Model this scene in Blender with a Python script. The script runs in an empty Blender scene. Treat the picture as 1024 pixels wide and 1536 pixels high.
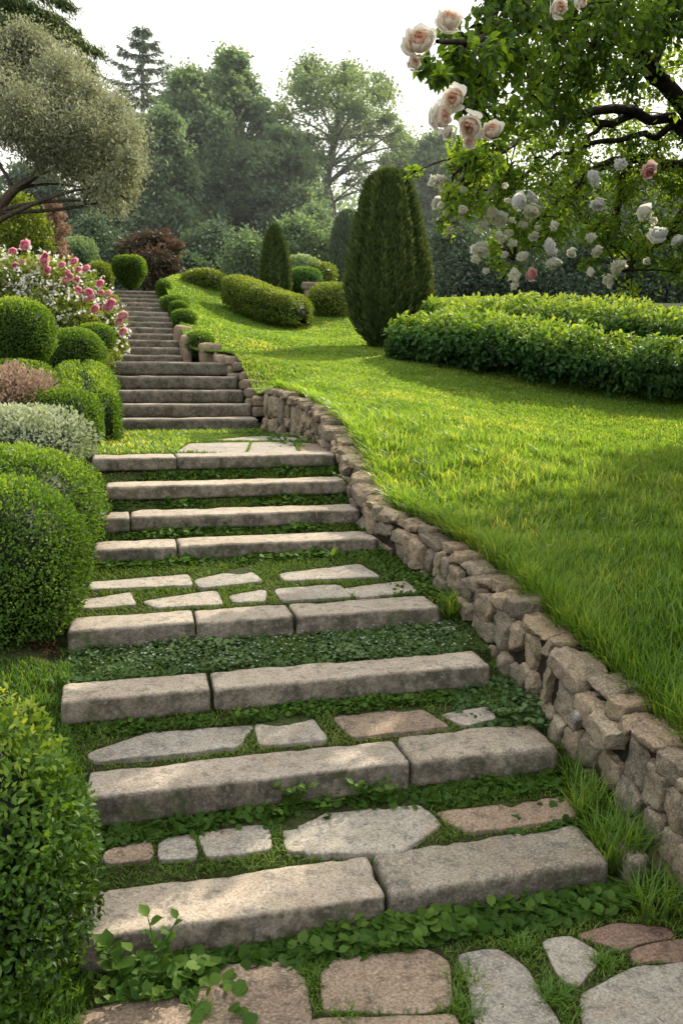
import bpy, math
import numpy as np
from math import sin, cos, tan, radians, pi

scene = bpy.context.scene
COL = scene.collection
R8 = np.random.default_rng

# ------------------------------------------------------------------ camera model
FPX, PITCH, EYE = 1250.0, radians(8.55), 1.6
CP, SP = cos(PITCH), sin(PITCH)
TH = radians(14.0)
CT, ST = cos(TH), sin(TH)

def ray(px, py):
    x = (px - 512.0) / FPX
    y = (py - 768.0) / FPX
    return np.array([x, CP - y * SP, -SP - y * CP])

def at(px, py, Y):
    """world point seen at photo pixel px,py at forward distance Y"""
    d = ray(px, py)
    return np.array([0, 0, EYE]) + d * (Y / d[1])

def uv2xy(u, v):
    return u * CT - v * ST, u * ST + v * CT

def xy2uv(x, y):
    return x * CT + y * ST, -x * ST + y * CT

# ------------------------------------------------------------------ noise
def _hash(i, j, k):
    n = (i * 374761393 + j * 668265263 + k * 2147483647 + 1274126177) & 0xFFFFFFFF
    n = ((n ^ (n >> 13)) * 1274126177) & 0xFFFFFFFF
    n = ((n ^ (n >> 16)) * 2246822519) & 0xFFFFFFFF
    return ((n ^ (n >> 15)) & 0xFFFFFF) / float(0xFFFFFF)

def vnoise(P, freq=1.0, octaves=1, seed=0):
    P = np.asarray(P, float)
    out = np.zeros(P.shape[0]); amp = 1.0; tot = 0
    for o in range(octaves):
        Q = P * freq + seed * 17.31 + o * 5.7
        I = np.floor(Q).astype(np.int64); f = Q - I
        f = f * f * (3 - 2 * f)
        r = 0
        for dx in (0, 1):
            wx = f[:, 0] if dx else 1 - f[:, 0]
            for dy in (0, 1):
                wy = f[:, 1] if dy else 1 - f[:, 1]
                for dz in (0, 1):
                    wz = f[:, 2] if dz else 1 - f[:, 2]
                    r = r + wx * wy * wz * _hash(I[:, 0] + dx, I[:, 1] + dy, I[:, 2] + dz)
        out += amp * r; tot += amp
        amp *= .5; freq *= 2.03
    return out / tot * 2 - 1          # -1..1

def sstep(a, b, x):
    t = np.clip((x - a) / (b - a), 0, 1)
    return t * t * (3 - 2 * t)

def norm(a):
    return a / np.maximum(np.linalg.norm(a, axis=-1, keepdims=True), 1e-9)

# ------------------------------------------------------------------ mesh collector
class M:
    def __init__(s):
        s.V = []; s.F = []; s.R = []; s.H = []; s.n = 0
    def add(s, V, F, rnd=.5, h=.5):
        V = np.asarray(V, float).reshape(-1, 3)
        n = len(V)
        s.V.append(V)
        for f in (F if isinstance(F, list) else [F]):
            s.F.append(np.asarray(f, np.int64) + s.n)
        s.R.append(np.broadcast_to(np.asarray(rnd, float), (n,)))
        s.H.append(np.broadcast_to(np.asarray(h, float), (n,)))
        s.n += n
        return s
    def build(s, name, mat, parent=None, origin=None, smooth=True):
        V = np.concatenate(s.V)
        if origin is None:
            origin = np.zeros(3) if parent is None else np.zeros(3)
        V = V - np.asarray(origin, float)
        if parent is not None:
            V = V - np.array(parent.location)
        me = bpy.data.meshes.new(name)
        me.vertices.add(len(V))
        me.vertices.foreach_set('co', V.astype(np.float32).ravel())
        sizes = np.concatenate([np.full(len(f), f.shape[1]) for f in s.F])
        loops = np.concatenate([f.ravel() for f in s.F])
        starts = np.concatenate([[0], np.cumsum(sizes)[:-1]])
        me.loops.add(len(loops)); me.polygons.add(len(sizes))
        me.loops.foreach_set('vertex_index', loops.astype(np.int32))
        me.polygons.foreach_set('loop_start', starts.astype(np.int32))
        if smooth:
            me.polygons.foreach_set('use_smooth', np.ones(len(sizes), bool))
        for nm, arr in (('rnd', s.R), ('hgt', s.H)):
            a = me.attributes.new(nm, 'FLOAT', 'POINT')
            a.data.foreach_set('value', np.concatenate(arr).astype(np.float32))
        me.update(calc_edges=True)
        me.materials.append(mat)
        o = bpy.data.objects.new(name, me)
        COL.objects.link(o)
        if parent is not None:
            o.parent = parent
        else:
            o.location = origin
        return o

def tag(o, label=None, cat=None, group=None, kind=None):
    if label: o['label'] = label
    if cat: o['category'] = cat
    if group: o['group'] = group
    if kind: o['kind'] = kind
    return o

def thing(name, loc, label, cat, group=None):
    o = bpy.data.objects.new(name, None)
    o.empty_display_size = .1
    COL.objects.link(o)
    o.location = [float(c) for c in loc]
    return tag(o, label, cat, group)

# ------------------------------------------------------------------ shape generators
T4 = (np.array([(0, 0, 0), (.5, .5, .1), (0, 1, 0), (-.5, .5, .1)], float), np.array([[0, 1, 2, 3]]))
T6 = (np.array([(0, 0, 0), (.36, .25, .10), (.44, .55, .05), (0, 1, -.14), (-.44, .55, .05), (-.36, .25, .10), (0, .5, -.03)], float),
      np.array([[0, 1, 6], [1, 2, 6], [2, 3, 6], [3, 4, 6], [4, 5, 6], [5, 0, 6]]))
TR = (np.array([(0, 0, 0), (.42, .15, .05), (.55, .55, .0), (.2, .95, -.05), (-.2, .95, -.05), (-.55, .55, 0), (-.42, .15, .05)], float),
      np.array([[0, 1, 2], [0, 2, 3], [0, 3, 4], [0, 4, 5], [0, 5, 6]]))

def scatter(m, tpl, P, D, N, S, rnd, aspect=.5, h=.5):
    T, F = tpl
    D = norm(D)
    X = norm(np.cross(D, N)); N = np.cross(X, D)
    S = np.broadcast_to(np.asarray(S, float), (len(P),))
    A = np.broadcast_to(np.asarray(aspect, float), (len(P),))
    k = len(T)
    V = (P[:, None, :] + (S * A)[:, None, None] * T[None, :, 0, None] * X[:, None, :]
         + S[:, None, None] * (T[None, :, 1, None] * D[:, None, :] + T[None, :, 2, None] * N[:, None, :]))
    F2 = (F[None] + (np.arange(len(P)) * k)[:, None, None]).reshape(-1, F.shape[1])
    rr = np.repeat(np.broadcast_to(np.asarray(rnd, float), (len(P),)), k)
    m.add(V.reshape(-1, 3), F2, rr, h)

def grid_faces(nu, nv, wrap=False):
    i = np.arange(nu if wrap else nu - 1)[:, None]; j = np.arange(nv - 1)[None]
    i2 = (i + 1) % nu
    return np.stack([i * nv + j, i2 * nv + j, i2 * nv + j + 1, i * nv + j + 1], -1).reshape(-1, 4)

def tube(m, pts, rad, sides=7, rnd=.5, rough=.0, seed=0):
    pts = np.asarray(pts, float); n = len(pts)
    rad = np.broadcast_to(np.asarray(rad, float), (n,))
    t = norm(np.gradient(pts, axis=0))
    ref = np.array([.31, .77, .55]); ref = ref / np.linalg.norm(ref)
    a = norm(np.cross(t, ref)); b = np.cross(t, a)
    ang = np.linspace(0, 2 * pi, sides, endpoint=False)
    V = pts[None] + rad[None, :, None] * (np.cos(ang)[:, None, None] * a[None] + np.sin(ang)[:, None, None] * b[None])
    V = V.reshape(-1, 3)
    if rough:
        c = np.tile(pts, (sides, 1))
        V = c + (V - c) * (1 + rough * vnoise(V, 2.0 / max(rad.max(), 1e-3), 2, seed))[:, None]
    m.add(V, grid_faces(sides, n, True), rnd)

def bez(a, b, c, n=8):
    t = np.linspace(0, 1, n)[:, None]
    a, b, c = (np.asarray(q, float) for q in (a, b, c))
    return (1 - t) ** 2 * a + 2 * t * (1 - t) * b + t * t * c

def cubegrid(nx, ny, nz):
    """unit cube [-1,1]^3 surface grid, welded"""
    Vs, Fs, off = [], [], 0
    def face(nu, nv, fn, flip):
        nonlocal off
        u, v = np.meshgrid(np.linspace(-1, 1, nu + 1), np.linspace(-1, 1, nv + 1), indexing='ij')
        V = fn(u.ravel(), v.ravel()); F = grid_faces(nu + 1, nv + 1)
        if flip: F = F[:, ::-1]
        Vs.append(V); Fs.append(F + off); off += len(V)
    o = np.ones_like
    face(nx, ny, lambda u, v: np.stack([u, v, o(u)], 1), False)
    face(nx, ny, lambda u, v: np.stack([u, v, -o(u)], 1), True)
    face(ny, nz, lambda u, v: np.stack([o(u), u, v], 1), False)
    face(ny, nz, lambda u, v: np.stack([-o(u), u, v], 1), True)
    face(nx, nz, lambda u, v: np.stack([u, o(u), v], 1), True)
    face(nx, nz, lambda u, v: np.stack([u, -o(u), v], 1), False)
    V = np.concatenate(Vs); F = np.concatenate(Fs)
    key = np.round(V * 1e5).astype(np.int64)
    _, idx, inv = np.unique(key, axis=0, return_index=True, return_inverse=True)
    return V[idx], inv.reshape(-1)[F]

def stone(m, c, ax, ay, az, half, r=.02, res=.03, amp=.01, f=6., seed=0, rnd=.5, taper=0., fine=.0, cuts=0, cutd=.8, chip=0.):
    """rounded, noise-worn block: half sizes along the three axes"""
    hx, hy, hz = half
    n = [max(3, int(round(2 * h / res))) for h in half]
    V, F = cubegrid(*n)
    h = np.array(half); r = min(r, .9 * h.min())
    Q = V * h
    inner = np.clip(Q, -(h - r), h - r)
    d = Q - inner
    Q = inner + norm(d) * r * (np.linalg.norm(d, axis=1, keepdims=True) > 1e-9)
    if taper:
        Q[:, 0] *= 1 + taper * Q[:, 2] / hz
    if cuts:
        rg = R8(int(seed * 97) % 100003)
        for _ in range(cuts):
            nn = rg.normal(size=3); nn[2] *= .8; nn /= np.linalg.norm(nn)
            nh = nn / h; nh /= np.linalg.norm(nh)
            d0 = np.abs(h * nh).sum() * (cutd + (.97 - cutd) * rg.random())
            ex = np.maximum(0, Q @ nh - d0)
            Q = Q - ex[:, None] * nh
    W = Q + seed * 3.17
    if chip:
        for sg in (-1, 1):
            k = np.exp(-((hy - sg * Q[:, 1]) + (hz - Q[:, 2])) / .022)
            c_ = np.maximum(0, vnoise(W, 11., 3, 7) - .02) ** .8 * k * chip
            Q[:, 1] -= sg * c_ * 1.2; Q[:, 2] -= c_
            k = np.exp(-((hx - sg * Q[:, 0]) + (hz - Q[:, 2])) / .025)
            c_ = np.maximum(0, vnoise(W, 9., 3, 8) + .1) * k * chip
            Q[:, 0] -= sg * c_ * 1.4; Q[:, 2] -= c_
    k = np.stack([vnoise(W, f, 2, 1), vnoise(W, f, 2, 2), vnoise(W, f, 2, 3)], 1) * amp
    if fine:
        k += np.stack([vnoise(W, f * 5, 3, 4), vnoise(W, f * 5, 3, 5), vnoise(W, f * 5, 3, 6)], 1) * fine
    Q = Q + k
    c, ax, ay, az = (np.asarray(q, float) for q in (c, ax, ay, az))
    m.add(c + Q[:, :1] * ax + Q[:, 1:2] * ay + Q[:, 2:] * az, F, rnd)

def rand_unit(rng, n):
    return norm(rng.normal(size=(n, 3)))

def leaf_skin(m, P, N, size, rng, tpl=T4, aspect=.55, thick=.04, up=.3, out=.7, jit=.8, base=.45, freq=4., tipbright=.25, droop=0.):
    """cover a surface (points P, normals N) with leaves"""
    n = len(P)
    dep = rng.random(n)
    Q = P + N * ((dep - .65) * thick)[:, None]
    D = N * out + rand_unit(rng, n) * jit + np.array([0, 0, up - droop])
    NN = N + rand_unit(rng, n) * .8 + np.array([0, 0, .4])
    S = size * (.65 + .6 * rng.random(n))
    rr = base + .22 * vnoise(P, freq, 2, 9) + .35 * (rng.random(n) - .5) + tipbright * (np.clip(N[:, 2], 0, 1) * dep - .3)  # upward leaves paler: new growth plus sunlight put into the colour
    scatter(m, tpl, Q, D, NN, S, np.clip(rr, 0.02, 1), aspect)

def superell(d, a, b, c, e):
    q = (np.abs(d[:, 0]) / a) ** e + (np.abs(d[:, 1]) / b) ** e + (np.abs(d[:, 2]) / c) ** e
    return q ** (-1 / e)

def topiary(m, c, a, b, h, n, size, rng, e=2.6, zmin=-1.0, lump=.05, thick=.05, **kw):
    """clipped bush, c = centre, semi axes a b h; leaves + dark core"""
    c = np.asarray(c, float)
    def surf(d):
        r = superell(d, a, b, h, e)
        P = d * r[:, None]
        k = 1 + lump * vnoise(P + c, 2.2 / max(a, b), 2, 3) + lump * .5 * vnoise(P + c, 7. / max(a, b), 1, 4)
        return P * k[:, None]
    d = rand_unit(rng, int(n * 1.1))
    P = surf(d)
    ok = P[:, 2] > zmin * h
    P = P[ok]
    g = np.sign(P) * np.abs(P / np.array([a, b, h])) ** (e - 1) / np.array([a, b, h])
    N = norm(g)
    leaf_skin(m, P + c, N, size, rng, thick=thick, **kw)
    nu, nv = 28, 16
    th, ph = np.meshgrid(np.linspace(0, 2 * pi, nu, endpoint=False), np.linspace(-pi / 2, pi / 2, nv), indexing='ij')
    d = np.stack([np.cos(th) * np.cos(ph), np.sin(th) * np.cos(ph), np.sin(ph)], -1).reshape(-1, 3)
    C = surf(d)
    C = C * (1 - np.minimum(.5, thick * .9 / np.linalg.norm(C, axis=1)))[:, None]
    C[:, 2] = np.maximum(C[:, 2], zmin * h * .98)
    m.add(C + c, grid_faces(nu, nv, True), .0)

def hedge(m, path, width, height, n, size, rng, thick=.08, lump=.08, e=2.8, **kw):
    """long hedge: path of (x,y,zbase) with half width and height per path point"""
    path = np.asarray(path, float)
    seg = np.concatenate([[0], np.cumsum(np.linalg.norm(np.diff(path[:, :2], axis=0), axis=1))])
    L = seg[-1]
    width = np.broadcast_to(np.asarray(width, float), (len(path),)); height = np.broadcast_to(np.asarray(height, float), (len(path),))
    def surf(s, ph):
        q = np.clip(s, 0, L)
        c = np.stack([np.interp(q, seg, path[:, k]) for k in range(3)], 1)
        w = np.interp(q, seg, width); hh = np.interp(q, seg, height)
        c2 = np.stack([np.interp(np.clip(q + .05, 0, L), seg, path[:, k]) - np.interp(np.clip(q - .05, 0, L), seg, path[:, k]) for k in range(2)], 1)
        t = norm(c2); side = np.stack([t[:, 1], -t[:, 0]], 1)
        ew = np.minimum(w * 1.0, L * .35)
        de = np.minimum(q, L - q)
        cap = np.clip(1 - np.maximum(0, 1 - de / ew) ** e, 0.0, 1) ** (1 / e)
        cap2 = .35 + .65 * cap
        sx = np.sign(np.cos(ph)) * np.abs(np.cos(ph)) ** (2 / e); sz = np.sign(np.sin(ph)) * np.abs(np.sin(ph)) ** (2 / e)
        zc = np.where(sz > 0, sz, sz * .9)
        ctr = c.copy(); ctr[:, 2] += hh * .5
        P = ctr.copy()
        P[:, 0] += side[:, 0] * sx * w * cap; P[:, 1] += side[:, 1] * sx * w * cap
        P[:, 2] += zc * hh * .5 * cap2
        k = lump * vnoise(P, 1.6 / max(w.max(), .1), 2, 5) + lump * .6 * vnoise(P, 5 / max(w.max(), .1), 1, 6)
        v = P - ctr
        endn = np.where(de < ew, (1 - de / ew), 0) * np.where(q < L / 2, -1, 1)
        N = np.stack([side[:, 0] * np.cos(ph) / w + t[:, 0] * endn * 1.2 / w, side[:, 1] * np.cos(ph) / w + t[:, 1] * endn * 1.2 / w, np.sin(ph) * 2 / hh], 1)
        N = norm(N)
        P = P + N * (k * np.minimum(w, hh))[:, None]
        return P, N, ctr
    s = rng.random(n) * L; ph = (rng.random(n) * 1.5 - .25) * pi
    P, N, _ = surf(s, ph)
    leaf_skin(m, P, N, size, rng, thick=thick, **kw)
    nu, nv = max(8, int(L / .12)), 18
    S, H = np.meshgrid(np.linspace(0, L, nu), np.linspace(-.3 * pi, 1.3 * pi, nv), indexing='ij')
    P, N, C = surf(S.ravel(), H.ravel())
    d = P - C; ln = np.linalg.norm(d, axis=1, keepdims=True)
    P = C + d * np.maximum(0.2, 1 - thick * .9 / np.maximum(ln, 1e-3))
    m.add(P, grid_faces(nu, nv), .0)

def clump_leaves(m, centers, radii, counts, size, rng, tpl=T4, aspect=.6, shell=.5, droop=.0, flat=.75, base=.45, up=.35, var=.5, soft=0.):
    for c, r, n in zip(centers, radii, counts):
        n = int(n)
        d = rand_unit(rng, n)
        rad = r * (shell + (1 - shell) * rng.random(n)) * rng.random(n) ** .25
        off = d * rad[:, None] * np.array([1, 1, flat])
        if soft:
            g_ = rng.normal(size=(n, 3)) * r * .52 * np.array([1, 1, flat]); k_ = rng.random(n) < soft; off[k_] = g_[k_]
        P = np.asarray(c) + off
        D = d * .6 + rand_unit(rng, n) * .9 + np.array([0, 0, -droop])
        N = rand_unit(rng, n) * .8 + np.array([0, 0, up * 2])
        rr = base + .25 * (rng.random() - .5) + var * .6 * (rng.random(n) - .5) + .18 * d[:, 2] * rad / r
        scatter(m, tpl, P, D, N, size * (.6 + .7 * rng.random(n)), np.clip(rr, .02, 1), aspect)
# ------------------------------------------------------------------ materials
def new_mat(name):
    m = bpy.data.materials.new(name); m.use_nodes = True
    nt = m.node_tree; nt.nodes.clear()
    out = nt.nodes.new('ShaderNodeOutputMaterial')
    return m, nt, out

def nd(nt, typ, **kw):
    n = nt.nodes.new(typ)
    ins = kw.pop('ins', {})
    for k, v in kw.items(): setattr(n, k, v)
    for k, v in ins.items():
        if hasattr(v, 'node'): nt.links.new(v, n.inputs[k])
        else: n.inputs[k].default_value = v
    return n

def ramp(nt, fac, stops):
    n = nt.nodes.new('ShaderNodeValToRGB')
    el = n.color_ramp.elements
    while len(el) < len(stops): el.new(.5)
    for e, (p, c) in zip(el, stops):
        e.position = p; e.color = (*c, 1)
    nt.links.new(fac, n.inputs[0])
    return n.outputs[0]

def mixc(nt, fac, a, b, mode='MIX'):
    n = nt.nodes.new('ShaderNodeMix'); n.data_type = 'RGBA'; n.blend_type = mode
    for s, v in ((n.inputs[0], fac), (n.inputs[6], a), (n.inputs[7], b)):
        if hasattr(v, 'node'): nt.links.new(v, s)
        else: s.default_value = v if not isinstance(v, tuple) else (*v, 1)
    return n.outputs[2]

def mth(nt, op, a, b=None, clamp=False):
    n = nt.nodes.new('ShaderNodeMath'); n.operation = op; n.use_clamp = clamp
    for s, v in zip(n.inputs, (a, b)):
        if v is None: continue
        if hasattr(v, 'node'): nt.links.new(v, s)
        else: s.default_value = v
    return n.outputs[0]

def leaf_mat(name, stops, trans=.4, tcol=(1.25, 1.2, .45), rough=.45, spec=.35, hgt=False, gain=2.1):
    m, nt, out = new_mat(name)
    if 'petal' in name or 'bloom' in name: gain = 1.0
    stops = [(p, tuple(min(.85, q * gain) for q in c)) for p, c in stops]
    a = nd(nt, 'ShaderNodeAttribute', attribute_name='rnd')
    c = ramp(nt, a.outputs['Fac'], stops)
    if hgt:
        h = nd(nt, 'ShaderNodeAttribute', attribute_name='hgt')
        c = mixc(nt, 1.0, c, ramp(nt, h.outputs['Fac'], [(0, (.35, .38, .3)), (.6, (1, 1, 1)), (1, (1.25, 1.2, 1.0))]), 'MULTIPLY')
    b = nd(nt, 'ShaderNodeBsdfPrincipled', ins={'Base Color': c, 'Roughness': rough, 'Specular IOR Level': spec})
    tc = mixc(nt, 1.0, c, tcol, 'MULTIPLY')
    t = nd(nt, 'ShaderNodeBsdfTranslucent', ins={'Color': tc})
    mx = nd(nt, 'ShaderNodeMixShader', ins={0: trans, 1: b.outputs[0], 2: t.outputs[0]})
    nt.links.new(mx.outputs[0], out.inputs[0])
    return m

def pos(nt):
    return nd(nt, 'ShaderNodeNewGeometry').outputs['Position']

def noise(nt, scale, detail=4, rough=.55, vec=None):
    n = nd(nt, 'ShaderNodeTexNoise', ins={'Scale': scale, 'Detail': detail, 'Roughness': rough, 'Vector': vec if vec is not None else pos(nt)})
    return n.outputs['Fac']

def stone_mat(name, lo, hi, side=.45, moss=.3, warm=(.36, .25, .17), rndvar=False, bump=.4, mosscol=(.05, .075, .02)):
    m, nt, out = new_mat(name)
    P = pos(nt)
    big = noise(nt, 3.0, 6, .6, P)
    mid = noise(nt, 22., 5, .65, P)
    fine = noise(nt, 120., 5, .8, P)
    c = mixc(nt, ramp(nt, big, [(.3, (0, 0, 0)), (.7, (1, 1, 1))]), lo, hi)
    if rndvar:
        a = nd(nt, 'ShaderNodeAttribute', attribute_name='rnd')
        c = mixc(nt, 1.0, c, ramp(nt, a.outputs['Fac'], [(0, (.55, .52, .5)), (.35, (.9, .85, .78)), (.6, (1.15, 1.0, .82)), (.85, (1.05, .88, .76)), (1, (1.25, 1.18, 1.05))]), 'MULTIPLY')
    else:
        oi = nd(nt, 'ShaderNodeObjectInfo')
        c = mixc(nt, 1.0, c, ramp(nt, oi.outputs['Random'], [(0, (.86, .84, .82)), (.5, (1, .97, .92)), (1, (1.12, 1.06, .98))]), 'MULTIPLY')
    c = mixc(nt, ramp(nt, noise(nt, 5.5, 4, .6, P), [(.5, (0, 0, 0)), (.72, (.55, .55, .55))]), c, warm)
    c = mixc(nt, ramp(nt, mid, [(.35, (.75, .75, .75)), (.5, (0, 0, 0))]), c, tuple(x * .45 for x in lo))
    c = mixc(nt, ramp(nt, fine, [(.38, (.75, .75, .75)), (.49, (0, 0, 0))]), c, tuple(x * .4 for x in lo))
    c = mixc(nt, ramp(nt, fine, [(.53, (0, 0, 0)), (.63, (.55, .55, .55))]), c, tuple(min(.7, x * 1.7) for x in hi))
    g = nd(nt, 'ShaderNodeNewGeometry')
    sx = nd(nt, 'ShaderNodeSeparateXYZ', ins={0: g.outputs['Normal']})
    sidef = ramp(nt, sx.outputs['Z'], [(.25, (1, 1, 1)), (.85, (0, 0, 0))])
    stain_shade = mth(nt, 'MULTIPLY', sidef, ramp(nt, noise(nt, 9., 6, .7, P), [(.25, (.25, .25, .25)), (.6, (1, 1, 1))]))
    c = mixc(nt, mth(nt, 'MULTIPLY', stain_shade, side), c, (.045, .042, .03))  # steep faces darkened for algae stain and for their shade
    lich = mth(nt, 'MULTIPLY', sidef, ramp(nt, noise(nt, 45., 5, .7, P), [(.52, (0, 0, 0)), (.66, (.6, .6, .6))]))
    c = mixc(nt, lich, c, (.34, .33, .27))
    mf = ramp(nt, noise(nt, 7.0, 7, .7, P), [(.52, (0, 0, 0)), (.64, (1, 1, 1))])
    mf = mth(nt, 'MULTIPLY', mf, mth(nt, 'ADD', mth(nt, 'MULTIPLY', sidef, .7), .3))
    c = mixc(nt, mth(nt, 'MULTIPLY', mf, moss), c, mosscol)
    hsum = mth(nt, 'ADD', mth(nt, 'MULTIPLY', mid, .7), mth(nt, 'MULTIPLY', fine, .35))
    bp = nd(nt, 'ShaderNodeBump', ins={'Strength': bump, 'Distance': .012, 'Height': hsum})
    b = nd(nt, 'ShaderNodeBsdfPrincipled', ins={'Base Color': c, 'Roughness': .88, 'Specular IOR Level': .2, 'Normal': bp.outputs[0]})
    nt.links.new(b.outputs[0], out.inputs[0])
    return m

def ground_mat(name, cols, scale=6., bump=.6, dist=.03):
    m, nt, out = new_mat(name)
    P = pos(nt)
    a = noise(nt, scale, 6, .65, P); f = noise(nt, scale * 14, 4, .7, P)
    c = ramp(nt, a, [(.3, cols[0]), (.5, cols[1]), (.7, cols[2])])
    c = mixc(nt, ramp(nt, f, [(.35, (.7, .7, .7)), (.55, (0, 0, 0))]), c, tuple(x * .4 for x in cols[0]))
    bp = nd(nt, 'ShaderNodeBump', ins={'Strength': bump, 'Distance': dist, 'Height': mth(nt, 'ADD', a, mth(nt, 'MULTIPLY', f, .5))})
    b = nd(nt, 'ShaderNodeBsdfPrincipled', ins={'Base Color': c, 'Roughness': .95, 'Specular IOR Level': .1, 'Normal': bp.outputs[0]})
    nt.links.new(b.outputs[0], out.inputs[0])
    return m

def bark_mat(name, lo, hi):
    m, nt, out = new_mat(name)
    P = pos(nt)
    mp = nd(nt, 'ShaderNodeMapping', ins={'Vector': P, 'Scale': (1, 1, .3)})
    f = noise(nt, 18., 6, .7, mp.outputs[0])
    c = ramp(nt, f, [(.35, lo), (.65, hi)])
    bp = nd(nt, 'ShaderNodeBump', ins={'Strength': .8, 'Distance': .03, 'Height': f})
    b = nd(nt, 'ShaderNodeBsdfPrincipled', ins={'Base Color': c, 'Roughness': .9, 'Specular IOR Level': .15, 'Normal': bp.outputs[0]})
    nt.links.new(b.outputs[0], out.inputs[0])
    return m

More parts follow.
